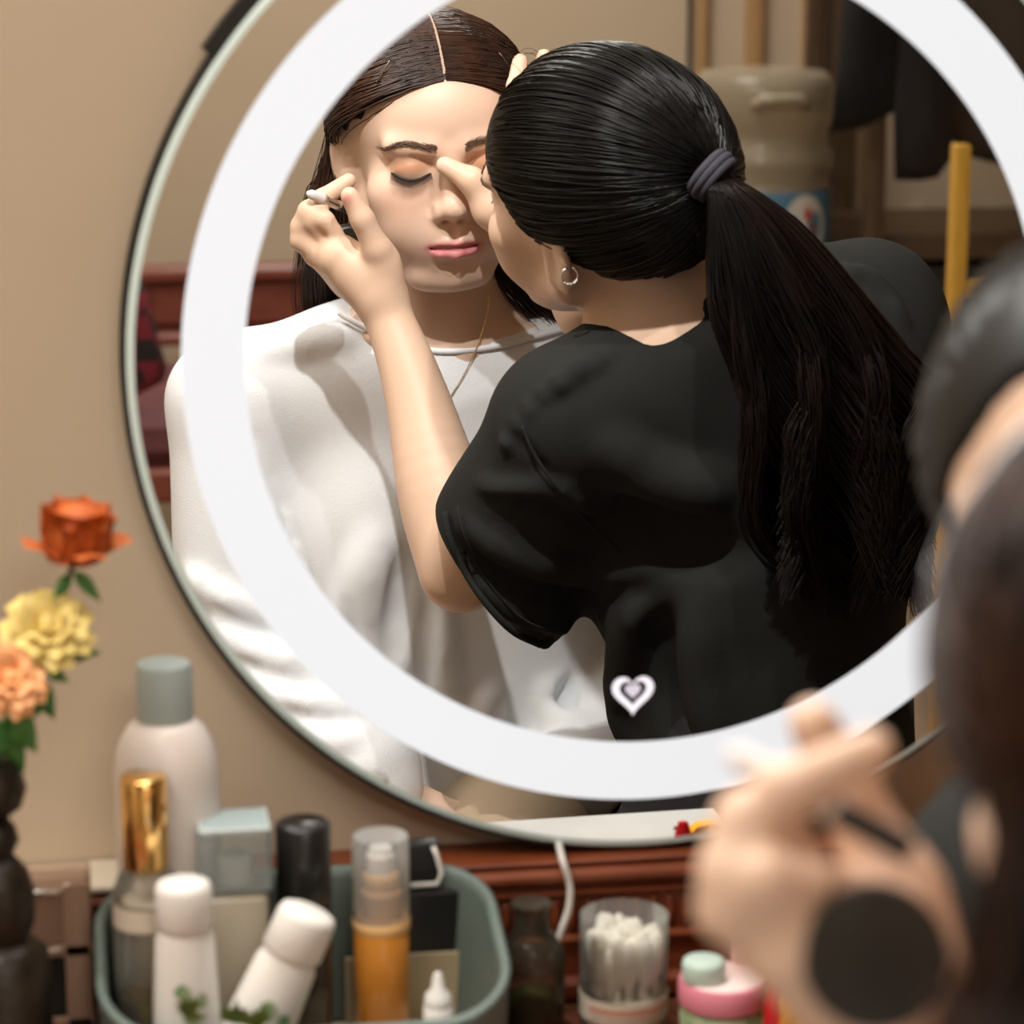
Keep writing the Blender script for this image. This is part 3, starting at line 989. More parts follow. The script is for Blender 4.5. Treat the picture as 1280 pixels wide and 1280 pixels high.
# hand at the client's cheek (holds brush and compact)
F.chain([V(474, 368, 0.716), V(452, 345, 0.724), V(425, 322, 0.728)], [.021, .021, .019], k=.010)
F.chain([V(470, 360, 0.728), V(440, 345, 0.741), V(405, 318, 0.746)], [.016, .017, .014], k=.010)
F.ell(V(478, 335, 0.708), (.016, .013, .022), k=.010)                                       # ball of the thumb
finger([(482, 345, 0.711), (471, 312, 0.704), (453, 274, 0.701), (437, 245, 0.701)], [13, 11.2, 9.2, 7.6], .005)
finger([(417, 310, 0.740), (392, 276, 0.736), (402, 249, 0.740), (436, 226, 0.748)], [10.5, 9.2, 8.0, 6.4])      # index
finger([(407, 312, 0.748), (378, 284, 0.744), (386, 264, 0.738), (406, 275, 0.728), (420, 291, 0.726)], [10.5, 9.6, 8.8, 7.6, 6.4])   # middle
finger([(408, 322, 0.738), (377, 300, 0.744), (388, 280, 0.752), (414, 284, 0.750)], [10, 9.2, 8.4, 6.6])        # ring
finger([(418, 336, 0.734), (392, 318, 0.744), (402, 300, 0.750), (424, 303, 0.746)], [9, 8.2, 7.2, 5.8])         # little
# other hand on the client's temple, thumb at the bridge of the nose
F.chain([aWR, V(655, 270, 0.732), V(648, 225, 0.740)], [.021, .022, .020], k=.012)
finger([(640, 292, 0.730), (612, 262, 0.729), (590, 226, 0.730), (556, 207, 0.737)], [14, 13.5, 10.2, 7.6], .007)
finger([(648, 205, 0.745), (642, 150, 0.741), (645, 108, 0.753), (650, 76, 0.773)], [10, 8.8, 7.8, 6.6])
finger([(668, 205, 0.749), (670, 145, 0.747), (674, 100, 0.763), (680, 70, 0.781)], [10, 9, 8, 6.6])
finger([(688, 212, 0.755), (698, 160, 0.759), (702, 118, 0.775), (706, 90, 0.791)], [9.5, 8.6, 7.6, 6.2])
finger([(704, 228, 0.759), (720, 188, 0.767), (728, 160, 0.779), (732, 138, 0.791)], [8.5, 7.6, 6.8, 5.6])
P, Q = F.mesh(2)
AP = P
SK2 = np.array([0.690, 0.485, 0.360])
spots = [(V(434, 251, .693), None, (.0050, .007, .0062), (0.62, 0.29, 0.24), .95),
         (V(558, 206, .728), None, (.004, .006, .004), (0.76, 0.47, 0.40), .6)]
for s in (-1, 1):
    spots += [(af(s * 42, 75, -24), af.R, (.022, .05, .016), (0.72, 0.42, 0.32), .35)]
for x in (-16, -6, 6, 16):
    spots += [(af(x, 90, -60 - abs(x) * .1), af.R, (.0075, .02, .004), lipc, .7), (af(x, 90, -68 + abs(x) * .1), af.R, (.0075, .02, .005), lipc, .7)]
body = obj('body', P, Q, M_SKIN2, None, True, True)
paint(body, P, SK2, spots)
rel(body, artist)
surf.cache.clear()
for s in (-1, 1):
    hairs = []
    for i in range(90):
        t = rng.random(); x = s * (11 + 40 * t); z = 20 + 5 * math.sin(min(t / .68, 1) * math.pi / 2) - (6.5 * (t - .68) / .32 if t > .68 else 0) + rng.normal(0, 1.2)
        y = surf(P, af, x, z) + .3; x2 = x + s * 5; y2 = surf(P, af, x2, z) + .3
        hairs.append([(x, y, z), ((x + x2) / 2, (y + y2) / 2 + .7, z + .5), (x2, y2, z + 1)])
    v, f = strands(smooth_paths(af.pts(np.array(hairs)), 4), .0004, .0001)
    rel(obj('eyebrow', v, f, M_BROW, None, True, True), artist)['kind'] = 'stuff'
    pts = bez([af(s * (16 + 31 * t), surf(P, af, s * (16 + 31 * t), -1.2 - 5 * math.sin(t * math.pi)) + .2, -1.4 - 5 * math.sin(t * math.pi)) for t in np.linspace(0, 1, 7)], 14)
    rel(G().tube(pts, .0005, 6).build('eyelash_line', M_LASH, None, True, True), artist)

# hair swept back to the elastic
hair_cap(af, .0075, M_HAIR2B, artist, face=(90, .068, .070, .106))
TIE = np.array([-2, -102, 50.0])
N = 5200
d = rng.normal(size=(N * 3, 3)); d /= np.linalg.norm(d, axis=1, keepdims=True)
L = scalp(d)
fx, fy_, fz = L[:, 0], L[:, 1], L[:, 2]
d = d[((fx / 64) ** 2 + ((fy_ - 88) / 68) ** 2 + ((fz + 50) / 112) ** 2 > 1) & (fz > np.where(fy_ < 0, .62 * fy_ - 2, .55 * fy_ - 8))][:N]
dT = to_dir(TIE)
d = d[(d @ dT) < .93]
n = len(d)
t = np.linspace(0, 1, 9)
A = slerp(d, np.repeat(dT[None], n, 0) + rng.normal(0, .035, (n, 3)), t)
A /= np.linalg.norm(A, axis=2, keepdims=True)
lay = rng.random((n, 1, 1))
clump = np.sin(d[:, :1] * 23 + d[:, 1:2] * 31)[:, :, None] * 1.1
off = (7.5 + 5.5 * lay + clump) * np.sqrt(np.clip(np.array([.10, .42, .66, .85, 1, 1.05, 1.05, 1.0, .9]), 0, None))[None, :, None]
S = scalp(A, 0) + A * off
S[:, -1] = TIE + (S[:, -1] - TIE) * .55
v, f = strands(af.pts(smooth_paths(S, 18)), .00075, .00055)
rel(obj('hair', v, f, M_HAIR2, None, True, True), artist)['kind'] = 'stuff'
# loose wisps at the brow, crown and nape
W = []
for i in range(4):
    if i < 18:
        a = af.pts(scalp(to_dir((rng.uniform(-30, 40), 60, 95)), 6)); W.append([a, a + [-.008, 0, .005 + .004 * rng.random()], a + [-.017, 0, .004 + .006 * rng.random()], a + [-.026 - .01 * rng.random(), 0, -.002 + .006 * rng.random()]])
    else:
        a = af(rng.uniform(10, 50), -62 + rng.uniform(-6, 12), -34 + rng.uniform(-10, 6))
        W.append([a + [0, -.006, 0], a + [.002, -.010, -.012], a + [rng.uniform(-.006, .012), -.010, -.026], a + [rng.uniform(-.008, .018), -.006, -.036]])
v, f = strands(smooth_paths(np.array(W), 10), .00020, .00008)
rel(obj('stray_hairs', v, f, M_HAIR2, None, True, True), artist)['kind'] = 'stuff'
# ponytail over the back
guide = [(880, 212, .432), (910, 238, .410), (945, 300, .405), (980, 390, .405), (1018, 480, .405), (1045, 570, .402), (1062, 660, .402), (1072, 760, .408)]
half = [13, 27, 60, 92, 112, 112, 106, 92]
N = 3600
g0 = np.array(guide)
a = rng.uniform(-1, 1, N); b = rng.uniform(-1, 1, N); ln = rng.uniform(.70, 1.0, N)
lock = np.floor((a + 1) * 4.5)
ph = lock * 2.1 + rng.normal(0, .16, N); amp = rng.uniform(.8, 1.2, N)
ctrl = np.zeros((N, 8, 3))
for j in range(8):
    wig = np.clip((j - 2.5) / 5, 0, 1)
    px = g0[j, 0] + half[j] * a + wig * 40 * amp * np.sin(ph + j * 1.9 * (1 + .1 * np.sin(lock)))
    py = np.full(N, g0[j, 1], float) + wig * 16 * np.cos(ph + j * 2.1)
    Y = g0[j, 2] + (.004 + .022 * min(j / 3, 1)) * b * np.sqrt(np.clip(1 - a ** 2, 0, 1)) + wig * .020 * np.cos(ph + j * 1.9)
    py = py + (g0[j, 1] - 216) * (ln - 1) * .8
    ctrl[:, j] = np.array([V(x, y, z) for x, y, z in zip(px, py, Y)])
A = smooth_paths(ctrl, 40)
v, f = strands(A, .00085, .0004)
rel(obj('ponytail', v, f, M_HAIR2T, None, True, True), artist)['kind'] = 'stuff'
# elastic
tc = V(890, 219, .420); ta = V(912, 238, .412) - V(872, 204, .424); ta /= np.linalg.norm(ta)
e1 = np.cross(ta, [0, 1, 0]); e1 /= np.linalg.norm(e1); e2 = np.cross(ta, e1)
for q, rr in ((-.0048, .0148), (0, .0158), (.0048, .0148)):
    ring = [tc + ta * q + (e1 * math.cos(x) * 1.1 + e2 * math.sin(x)) * rr for x in np.linspace(0, 2 * math.pi, 25)]
    rel(G().tube(ring, .0034, 7, False).build('hair_elastic', M_TIE, None, True, True), artist)
# hoop earring
ear = V(713, 350, .44)
q = AP - CAM; d_ = V(712, 345, 1) - CAM; d_ /= np.linalg.norm(d_); t_ = q @ d_; r_ = np.linalg.norm(q - t_[:, None] * d_, axis=1)
hit = CAM + d_ * (t_[r_ < .005].min() - .003) if (r_ < .005).any() else ear
g = G().tube([hit + np.array([.0062 * math.sin(x), .001 * math.sin(x), .0062 * math.cos(x)]) for x in np.linspace(.3, 2 * math.pi - .3, 22)], .0009, 6)
for x in np.linspace(2.2, 4.1, 6):
    c = hit + np.array([.0064 * math.sin(x), -.0006, .0064 * math.cos(x)])
    g.tube([c + [0, 0, .0012], c - [0, 0, .0012]], [.0012, .0009], 6)
rel(g.build('hoop_earring', M_SILV, None, True, True), artist)

# black T-shirt
F = Field(np.arange(.24, .70, .0032), np.arange(.36, .80, .0036), np.arange(-.07, .40, .0032))
F.cap(aN + [0, .0, -.016], aSL + [.006, 0, .004], .056, .056, k=.025)
F.cap(aN + [0, .0, -.016], aSR, .056, .060, k=.025)
F.ell(V(905, 600, .55), (.132, .100, .150), k=.05)
F.cap(V(950, 760, .54), V(965, 1010, .53), .112, .116, k=.05)
F.ell(V(1010, 530, .56), (.11, .095, .13), k=.05)
sA, sB = V(700, 545, .512), V(612, 735, .582)
F.cap(sA, sB, .056, .070, k=.022)
F.cap(aSR, aSR + (aER - aSR) * .62, .060, .066, k=.02)
cn = RGT * -.74 + UPV * -.56 + FWD * .18
for pts, r, k, mode in (
        ([(640, 545), (668, 580), (710, 630), (765, 690)], .0030, .007, 'sub'),
        ([(604, 605), (640, 614), (690, 608), (735, 640)], .0060, .012, 'add'),
        ([(606, 628), (650, 634), (700, 640), (740, 665)], .0040, .009, 'sub'),
        ([(580, 655), (640, 690), (720, 715), (800, 715)], .0060, .016, 'add'),
        ([(570, 690), (640, 735), (740, 750)], .0050, .014, 'sub'),
        ([(600, 740), (660, 775), (740, 780), (830, 755)], .0060, .018, 'add'),
        ([(630, 790), (690, 805), (740, 790)], .0045, .012, 'sub'),
        ([(680, 492), (720, 466), (765, 446)], .0055, .010, 'add'),
        ([(760, 560), (830, 600), (900, 610)], .0050, .030, 'add'),
        ([(780, 640), (850, 680), (920, 690)], .0050, .030, 'sub'),
        ([(790, 780), (780, 850), (785, 930)], .0060, .025, 'add'),
        ([(830, 770), (835, 850), (850, 930)], .0050, .025, 'sub'),
        ([(870, 760), (880, 850), (900, 940)], .0060, .025, 'add'),
        ([(1040, 340), (1090, 350), (1130, 400)], .0040, .012, 'add')):
    F.fold(pts, r, k, mode)
for i, (x, y) in enumerate(((768, 446), (745, 456), (722, 466), (700, 482), (682, 498), (664, 514), (648, 534), (632, 556))):
    h = F.hit(x, y, .004)
    if h is not None: F.cap(h, h + RGT * -.004 + UPV * .005, .0045 + .0015 * (i % 2), .003, k=.006)
F.warp(lambda X, Y, Z: .0012 * np.sin(38 * X + 30 * Z + 2.0 * np.sin(21 * Z - 11 * X)) * np.sin(17 * Z - 9 * X + 13 * Y))
# openings: neck and left cuff
nt_ = af(0, -28, -40); nax = (nt_ - aN) / np.linalg.norm(nt_ - aN); cN = aN + nax * .016
F.cap(aN - nax * .01, cN - nax * .006, .0640, .0590, k=.014)
F.cap(cN + nax * .056, cN + nax * .2, .0535, .0535, k=.003, mode='sub')
n_c = cn / np.linalg.norm(cn)
pc = V(618, 742, .568)
def cuff(X, Y, Z):
    pl = -((X - pc[0]) * n_c[0] + (Y - pc[1]) * n_c[1] + (Z - pc[2]) * n_c[2])
    return np.maximum(pl, np.sqrt((X - pc[0]) ** 2 + (Y - pc[1]) ** 2 + (Z - pc[2]) ** 2) - .16)
F._mix(pc - .16, pc + .16, cuff, .016, 'sub')
F.cap(sA + (sB - sA) * .45, sB + (sB - sA) * .3, .044, .064, k=.003, mode='sub')
P, Q = F.mesh(2)
tee = rel(obj('t_shirt', P, Q, M_TEE, None, True, True), artist)
TP = P
# stitched collar band and cuff hem
def on_mesh(S, px, py, lift, tol=.006, dflt=.45):
    d = V(px, py, 1) - CAM; d /= np.linalg.norm(d)
    q = S - CAM; t = q @ d; r = np.linalg.norm(q - t[:, None] * d, axis=1); m = r < tol
    return CAM + d * ((t[m].min() - lift) if m.any() else 1.9)
def trim_line(name, pts, r, lift):
    q = [on_mesh(TP, x, y, lift) for x, y in pts]
    q = [p for p in q if np.linalg.norm(p - CAM) < 2.15]
    if len(q) > 2: G().tube(bez(q, 30), r, 6).build(name, M_TEE, tee, True, True)
trim_line('sleeve_seam', [(652, 532), (668, 568), (698, 612), (738, 656), (776, 690)], .0013, .0004)
trim_line('cuff_hem', [(556, 640), (562, 672), (580, 712), (606, 752), (640, 788), (676, 806)], .0030, .0002)
trim_line('cuff_stitch', [(572, 634), (580, 668), (598, 706), (622, 742), (654, 774), (690, 790)], .0010, .0003)
# trousers, shoes
F = Field(np.arange(.25, .75, .008), np.arange(.30, 1.10, .008), np.arange(Z0, .02, .008))
hip = V(965, 1010, .495) * np.array([1, 1, 0]) + [0, 0, -.20]
F.ell(hip + [0, 0, .03], (.150, .125, .14), k=.03)
F.cap(hip + [0, 0, .05], hip + [0, 0, .14], .115, .11, k=.03)
for s, kx in ((-1, -.035), (1, .16)):
    h = hip + [s * .075, .02, -.01]; kn = np.array([hip[0] + kx + .02, .92, -.21]); ft = np.array([hip[0] + kx + .03, .88, Z0 + .08])
    F.cap(h, kn, .080, .060, k=.03); F.cap(kn, ft, .060, .046, k=.02)
P, Q = F.mesh(2)
rel(obj('trousers', P, Q, M_TROU2, None, True, True), artist)
for kx in (-.035, .16):
    ft = np.array([hip[0] + kx + .03, .88, Z0]); g = G(); rows = []
    for t in np.linspace(0, 1, 9):
        yc = .83 + .22 * t; w = .036 * math.sin(math.pi * (.12 + .80 * t)) ** .5; h = .085 - .05 * t
        rows.append([(ft[0] + w * math.cos(a), yc, Z0 + h * max(math.sin(a), 0) + .001) for a in np.linspace(0, 2 * math.pi, 13)])
    g.grid(rows)
    rel(g.build('slipper', M_TROU2, None, True, True), artist)

# ---- what the hand holds
b0, b1 = V(384, 241, .724), V(452, 268, .756)
ax = (b1 - b0)
brush = empty('makeup_brush', (b1 * [1, -1, 1]).tolist(), 'slim make-up brush with white tip and silver ferrule held in the fingers', 'brush')
M_BRISTLE = mat('white_bristle', (0.80, 0.76, 0.74), 0.8, bump=(1500, .5, (1, 1, 1)))
M_DARKH = mat('dark_handle', (0.02, 0.018, 0.018), 0.3)
for nm, t0, t1, r0, r1, m in (('bristle_tip', 0, .30, .0036, .0046, M_BRISTLE), ('ferrule', .28, .60, .0042, .0040, M_SILV), ('handle', .58, .98, .0040, .0042, M_DARKH)):
    pp = [b0 + ax * (t0 + (t1 - t0) * k / 5) for k in range(6)]
    rr = [r0 + (r1 - r0) * k / 5 for k in range(6)]
    if nm == 'bristle_tip': rr[0] = .0014
    rel(G().tube(pp, rr, 14).build(nm, m, None, True, True, auto=None), brush)
cc = V(434, 311, .760)
cn2 = np.array([-.18, 1, .22]); cn2 /= np.linalg.norm(cn2)
c1 = np.cross(cn2, [0, 0, 1]); c1 /= np.linalg.norm(c1); c2 = np.cross(c1, cn2)
comp = empty('powder_compact', (cc * [1, -1, 1]).tolist(), 'small round black powder compact pressed into the palm of the hand with the brush', 'compact')
M_COMP = mat('matt_black_plastic', (0.020, 0.018, 0.015), 0.42)
def puck(name, prof, m):
    n = 40; rows = []
    for (r, h) in prof:
        rows.append([cc + cn2 * h + (c1 * math.cos(a) + c2 * math.sin(a)) * r for a in np.linspace(0, 2 * math.pi, n + 1)])
    g = G(); g.grid(rows)
    return rel(g.build(name, m, None, True, True, auto=40), comp)
puck('base', [(0.0001, -.005), (.0195, -.005), (.0205, -.004), (.0205, 0)], M_COMP)
puck('lid', [(.0205, .0004), (.0208, .003), (.0200, .0046), (.0185, .0050), (.0001, .0052)], M_COMP)
# ------------------------------------------------------------------ dresser
M_WOOD = mat('red_brown_wood', (0.15, 0.030, 0.010), 0.40, spec=0.4, coat=0.1, noise=(14, (0.25, 0.062, 0.020), (1, 6, 7)), bump=(30, .12, (1, 6, 7)))
M_WOODT = mat('dark_table_wood', (0.12, 0.04, 0.02), 0.4, noise=(12, (0.17, 0.06, 0.03), (1, 7, 1)))
M_CREAM = mat('cream_board', (0.66, 0.58, 0.46), 0.30, noise=(20, (0.72, 0.65, 0.54)))
RT = 0.0845                                    # top of the back rail
DX0, DX1 = -0.42, 1.05
dresser = empty('dresser', ((DX0 + DX1) / 2, -0.15, Z0), 'red-brown wooden dresser with a carved back rail under the mirror', 'dresser')
def dpart(name, c, d, m, bev=.002, parent=None):
    o = G().box(c, d, bev).build(name, m, auto=35)
    rel(o, dresser)
    return o
mx = (DX0 + DX1) / 2; W_ = DX1 - DX0
dpart('table_top', (mx, -.135, -.0125), (W_, .33, .025), M_WOODT, .004)
dpart('back_rail', (mx, .012, RT / 2 - .002), (W_ - .01, .034, RT - .004), M_WOOD, .002)
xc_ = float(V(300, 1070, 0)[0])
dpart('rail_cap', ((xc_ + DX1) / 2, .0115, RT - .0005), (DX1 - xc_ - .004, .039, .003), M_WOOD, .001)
dpart('cream_ledge', ((xc_ + DX0) / 2, .0085, RT + .0010), (xc_ - DX0 - .004, .044, .004), M_CREAM, .001)  # cream board on the left stretch of the rail, wood cap elsewhere
dpart('moulding', (mx, -.0085, RT - .0075), (W_ - .006, .010, .009), M_WOOD, .003)
dpart('moulding', (mx, -.0065, RT - .0185), (W_ - .010, .006, .006), M_WOOD, .0025)
dpart('moulding', (mx, -.0065, RT - .0470), (W_ - .010, .007, .006), M_WOOD, .0025)
dpart('moulding', (mx, -.0085, .008), (W_ - .010, .011, .016), M_WOOD, .004)
fl = None
for i in range(150):
    x = DX0 + .02 + i * (W_ - .04) / 149
    if fl is None:
        fl = rel(G().tube([(0, 0, -.0105), (0, 0, -.008), (0, 0, .008), (0, 0, .0105)], [.0012, .0029, .0029, .0012], 8).build('flute', M_WOOD, smooth=True, loc=(x, -.0055, RT - .0330)), dresser); first = fl
    else:
        c = first.copy(); COL.objects.link(c); c.location = (x, -.0055, RT - .0330)
for (x, y) in ((DX0 + .03, -.02), (DX1 - .03, -.02), (DX0 + .03, -.27), (DX1 - .03, -.27)):
    dpart('leg', (x, y, (Z0 - .025) / 2), (.05, .05, -Z0 - .025), M_WOODT, .006)
dpart('apron', (mx, -.27, -.085), (W_ - .11, .02, .12), M_WOODT, .003)

# white marbled board lying at the front edge
M_MARB = mat('white_marbled_board', (0.56, 0.56, 0.54), 0.4, noise=(9, (0.46, 0.46, 0.44)))
def on_plane(px, py, z):
    """real point on a level plane that the mirror shows at a photo pixel"""
    d = FWD + RGT * ((px - 640) / FPX) + UPV * ((640 - py) / FPX)
    p = CAM + d * ((z - CZ) / d[2]); return np.array([p[0], -p[1], p[2]])
A_, B_ = on_plane(560, 1031, .006), on_plane(891, 1010, .006)
C_, D_ = A_ + [0, .12, 0], B_ + [0, .12, 0]
board = empty('marbled_board', ((A_ + D_) / 2 * [1, 1, 0]).tolist(), 'white marbled board lying on the dresser top below the mirror', 'board')
g = G(); q_ = [A_, B_, D_, C_]
g._add([(p[0], p[1], z) for z in (.0005, .006) for p in q_], [(3, 2, 1, 0), (4, 5, 6, 7), (0, 1, 5, 4), (1, 2, 6, 5), (2, 3, 7, 6), (3, 0, 4, 7)])
rel(g.build('slab', M_MARB), board)
stc = on_plane(849, 1035, .0063)
g = G(); sp = []
for i in range(10):
    a = math.pi * i / 5 + .3; r = .0060 if i % 2 == 0 else .0024
    sp.append((stc[0] + r * math.cos(a), stc[1] + r * math.sin(a), .0063))
g._add(sp, [tuple(range(10))])
o = rel(g.build('star_mark', M_CASE), board); o['label'] = 'tiny dark star mark on the board'

# white mirror cable
tag(G().tube(bez([V(698, 1052, .004), V(703, 1075, -.016), V(712, 1105, -.018), V(711, 1135, -.02), V(702, 1162, -.022), V(690, 1200, -.025)], 24), .0021, 8).build('power_cable', mat('white_cable', (0.72, 0.68, 0.62), 0.5), smooth=True),
    'thin white power cable hanging from the bottom of the mirror', 'cable')

# ------------------------------------------------------------------ bottles and jars
def ground(px, Y):
    """x on the dresser plane for a column of the photo near the bottom edge"""
    return V(px, 1180, Y)[0]
def zrow(px, py, Y):
    return float(V(px, py, Y)[2])
def mmpx(Y):
    return (DIST + Y) / FPX * .985
M_PALE = mat('pale_pink_plastic', (0.80, 0.72, 0.66), 0.35, spec=0.5)
M_GREYCAP = mat('grey_green_cap', (0.40, 0.47, 0.45), 0.5)
M_GOLDCAP = mat('gold_cap', (0.95, 0.60, 0.22), 0.16, metal=1.0)
M_CLEAR = clear('clear_plastic', (0.75, 0.76, 0.74), 0.08, .78)
M_CLEARG = clear('clear_glass', (0.45, 0.45, 0.42), 0.04, .92, (0.96, 0.96, 0.93))
M_SILCAP = clear('clear_grey_cap', (0.55, 0.62, 0.62), 0.06, .72, (0.85, 0.88, 0.88))
M_FROST = mat('frosted_beige_glass', (0.50, 0.44, 0.34), 0.35, spec=0.5)
M_BLK = mat('black_plastic', (0.014, 0.013, 0.013), 0.28, spec=0.6)
M_SMOKE = mat('smoky_brown_glass', (0.030, 0.020, 0.012), 0.12, spec=0.6)
M_AMBER = mat('amber_fluid', (0.56, 0.21, 0.028), 0.25, spec=0.5, coat=0.5)
M_AMBERP = mat('amber_collar', (0.82, 0.48, 0.20), 0.3)
M_WHITE = mat('white_plastic', (0.80, 0.77, 0.72), 0.4)
M_GRN = mat('green_print', (0.16, 0.30, 0.13), 0.5, noise=(160, (0.50, 0.52, 0.34)))
M_LBL = mat('cream_label', (0.66, 0.58, 0.46), 0.6)
M_YEL = mat('yellow_oil', (0.44, 0.30, 0.05), 0.2)

SUB = {'label_band': 'body', 'lid_disc': 'lid', 'pump_neck': 'pump_base', 'pump_head': 'pump_base', 'nozzle': 'body', 'seal': 'tube_body', 'liquid': 'body', 'contents': 'glass'}
def bottle(name, label, cat, px, Y, parts, rot=(0, 0, 0), base=0.0, group=None):
    """parts = [(name, profile [(r, z)], material, segments, sx, sy)] in metres above the dresser"""
    e = empty(name, (ground(px, Y), Y, base), label, cat, group, rot); made = {}
    for nm, prof, m, *rest in parts:
        n = rest[0] if rest else 40
        sx = rest[1] if len(rest) > 1 else 1; sy = rest[2] if len(rest) > 2 else 1
        o = G().lathe(prof, n, sx=sx, sy=sy).build(nm, m, e, auto=50)
        made[nm] = o
        if nm in SUB and SUB[nm] in made: o.parent = made[SUB[nm]]
    return e
def rnd(r, z0, z1, b=.002):
    return [(r - b, z0), (r, z0 + b), (r, z1 - b), (r - b, z1)]

# large pale bottle
Y = -.050; s = mmpx(Y); z1 = zrow(213, 826, Y); zc = zrow(213, 893, Y) - .002
R = 69 * s; rc = 37 * s
bottle('lotion_bottle', 'large pale lotion bottle with a grey-green screw cap, tallest on the dresser', 'bottle', 215, Y,
       [('body', [(R - .004, 0), (R, .004), (R, zc - .030), (R * .97, zc - .021), (R * .88, zc - .012), (R * .72, zc - .004), (rc * 1.0, zc)], M_PALE),
        ('cap', [(rc, zc), (rc * 1.02, zc + .002), (rc, z1 - .004), (rc * .93, z1 - .001), (rc * .6, z1)], M_GREYCAP)])
# gold-capped glass bottle
Y = -.082; s = mmpx(Y); z1 = zrow(185, 968, Y); zc = zrow(185, 1084, Y); r = 31 * s; R = 46 * s
bottle('perfume_bottle', 'clear glass bottle with a tall shiny gold cap in the green organizer', 'bottle', 186, Y,
       [('cap', rnd(r, zc, z1, .0012), M_GOLDCAP), ('body', [(R - .003, .003), (R, .006), (R, zc - .012), (R * .8, zc - .003), (r * .8, zc)], M_CLEARG),
        ('liquid', [(R * .90, .006), (R * .90, zc * .42)], M_YEL), ('label_band', [(R * 1.01, zc - .030), (R * 1.01, zc - .018)], M_LBL)])
# square-capped bottle
Y = -.070; s = mmpx(Y); z1 = zrow(293, 1022, Y); zc = zrow(293, 1106, Y); w = 98 * s
e = empty('square_bottle', (ground(295, Y), Y, 0), 'frosted beige square bottle with a clear silvery square cap', 'bottle')
G().box((0, 0, zc / 2 + .002), (w * .88, w * .88, zc - .002), .004).build('body', M_FROST, e, auto=40)
sqc = G().box((0, 0, (zc + z1) / 2), (w, w * .9, z1 - zc), .003).build('cap', M_SILCAP, e, auto=40)
G().lathe(rnd(w * .24, zc, zc + .018), 24).build('neck', M_WHITE, e, auto=40)
G().box((0, 0, z1 - .0016), (w * .96, w * .86, .002), .0006).build('cap_top', mat('frosted_cap_top', (0.55, 0.62, 0.60), 0.4), sqc, auto=40)
# black-capped bottle
Y = -.062; s = mmpx(Y); z1 = zrow(379, 1027, Y); zc = zrow(379, 1128, Y); r = 37 * s
bottle('black_capped_bottle', 'smoky brown bottle with a glossy black cylindrical cap beside the square cap', 'bottle', 381, Y,
       [('cap', rnd(r, zc, z1, .0015), M_BLK), ('body', rnd(r * .98, .003, zc, .003), M_SMOKE)])
# black box behind, with a clear hanger frame
Y = -.026; s = mmpx(Y); z1 = zrow(500, 1052, Y)
e = empty('black_box', (ground(497, Y), Y, 0), 'flat black cosmetics box standing behind the amber pump bottle', 'box')
G().box((0, 0, z1 / 2 + .002), (112 * s, .010, z1 - .004), .0015).build('carton', M_BLK, e, auto=40)
zl_ = zrow(505, 1112, Y)
G().box((24 * s, -.0002, zl_ / 2 + .002), (150 * s, .011, zl_ - .004), .0015).build('lower_carton', M_BLK, e, auto=40)
fr_ = [(14 * s, -.016, z1 - .020), (50 * s, -.016, z1 - .020), (56 * s, -.016, z1 - .014), (50 * s, -.014, z1 - .004), (46 * s, -.012, z1 + .0005)]
G().tube(fr_, .0012, 6).build('clasp', M_WHITE, e, True)
# amber pump bottle
Y = -.050; s = mmpx(Y); z1 = zrow(476, 1044, Y); zc = zrow(476, 1150, Y); r = 39 * s; H = z1 - zc
bottle('pump_bottle', 'amber pump bottle with a clear overcap in the green organizer', 'bottle', 477, Y,
       [('body', rnd(r * .97, .003, zc, .002), M_AMBER), ('collar', [(r, zc - .004), (r * 1.02, zc - .002), (r * 1.02, zc + .001), (r * .9, zc + .003)], M_AMBERP),
        ('pump_base', [(r * .66, zc), (r * .66, zc + H * .26), (r * .72, zc + H * .28), (r * .72, zc + H * .36), (r * .6, zc + H * .38)], M_AMBERP),
        ('pump_neck', rnd(r * .62, zc + H * .38, zc + H * .58, .0012), M_AMBERP),
        ('pump_head', [(r * .50, zc + H * .58), (r * .50, zc + H * .78), (r * .42, zc + H * .80), (r * .40, zc + H * .86)], M_WHITE),
        ('overcap', [(r * .98, zc + .001), (r * .98, z1 - .0015), (r * .93, z1), (r * .1, z1)], M_CLEAR)])
# two small white bottles
def small_white(px, Y, top, capb, w, label, rot=(0, 0, 0), base=0.012):
    s = mmpx(Y); z1 = zrow(px, top, Y) - base; r = w / 2 * s; hc = (capb - top) * s
    e = empty('travel_bottle', (ground(px, Y), Y, base), label, 'bottle', 'small white bottles in the organizer', rot)
    b = z1 - hc
    G().lathe([(r * 1.05, 0), (r * 1.18, .003), (r * 1.14, b * .5), (r * 1.02, b - .006), (r * .9, b - .001)], 32, sy=.8).build('body', M_WHITE, e, auto=45); bd_ = e.children[0]
    G().lathe([(r * .92, b), (r, b + .002), (r * .98, z1 - .005), (r * .90, z1 - .0015), (r * .7, z1)], 32, sy=.9).build('cap', M_WHITE, e, auto=45)
    for (a0, zz, q) in ((-1.95, .66, .5), (-1.35, .60, .4), (-1.7, .50, .55)):
        g = G(); rows = []
        for i in range(7):
            a = a0 + q * i / 6
            hh = .0045 * math.sin(math.pi * (i + .3) / 6.6)
            rows.append([(r * 1.21 * math.cos(a), r * 1.21 * .8 * math.sin(a), b * zz - hh), (r * 1.21 * math.cos(a), r * 1.21 * .8 * math.sin(a), b * zz + hh)])
        g.grid(rows); g.build('leaf_print', M_GRN, bd_)
    return e
small_white(231, -.116, 1100, 1166, 78, 'small upright white bottle with green leaf print in front of the gold cap')
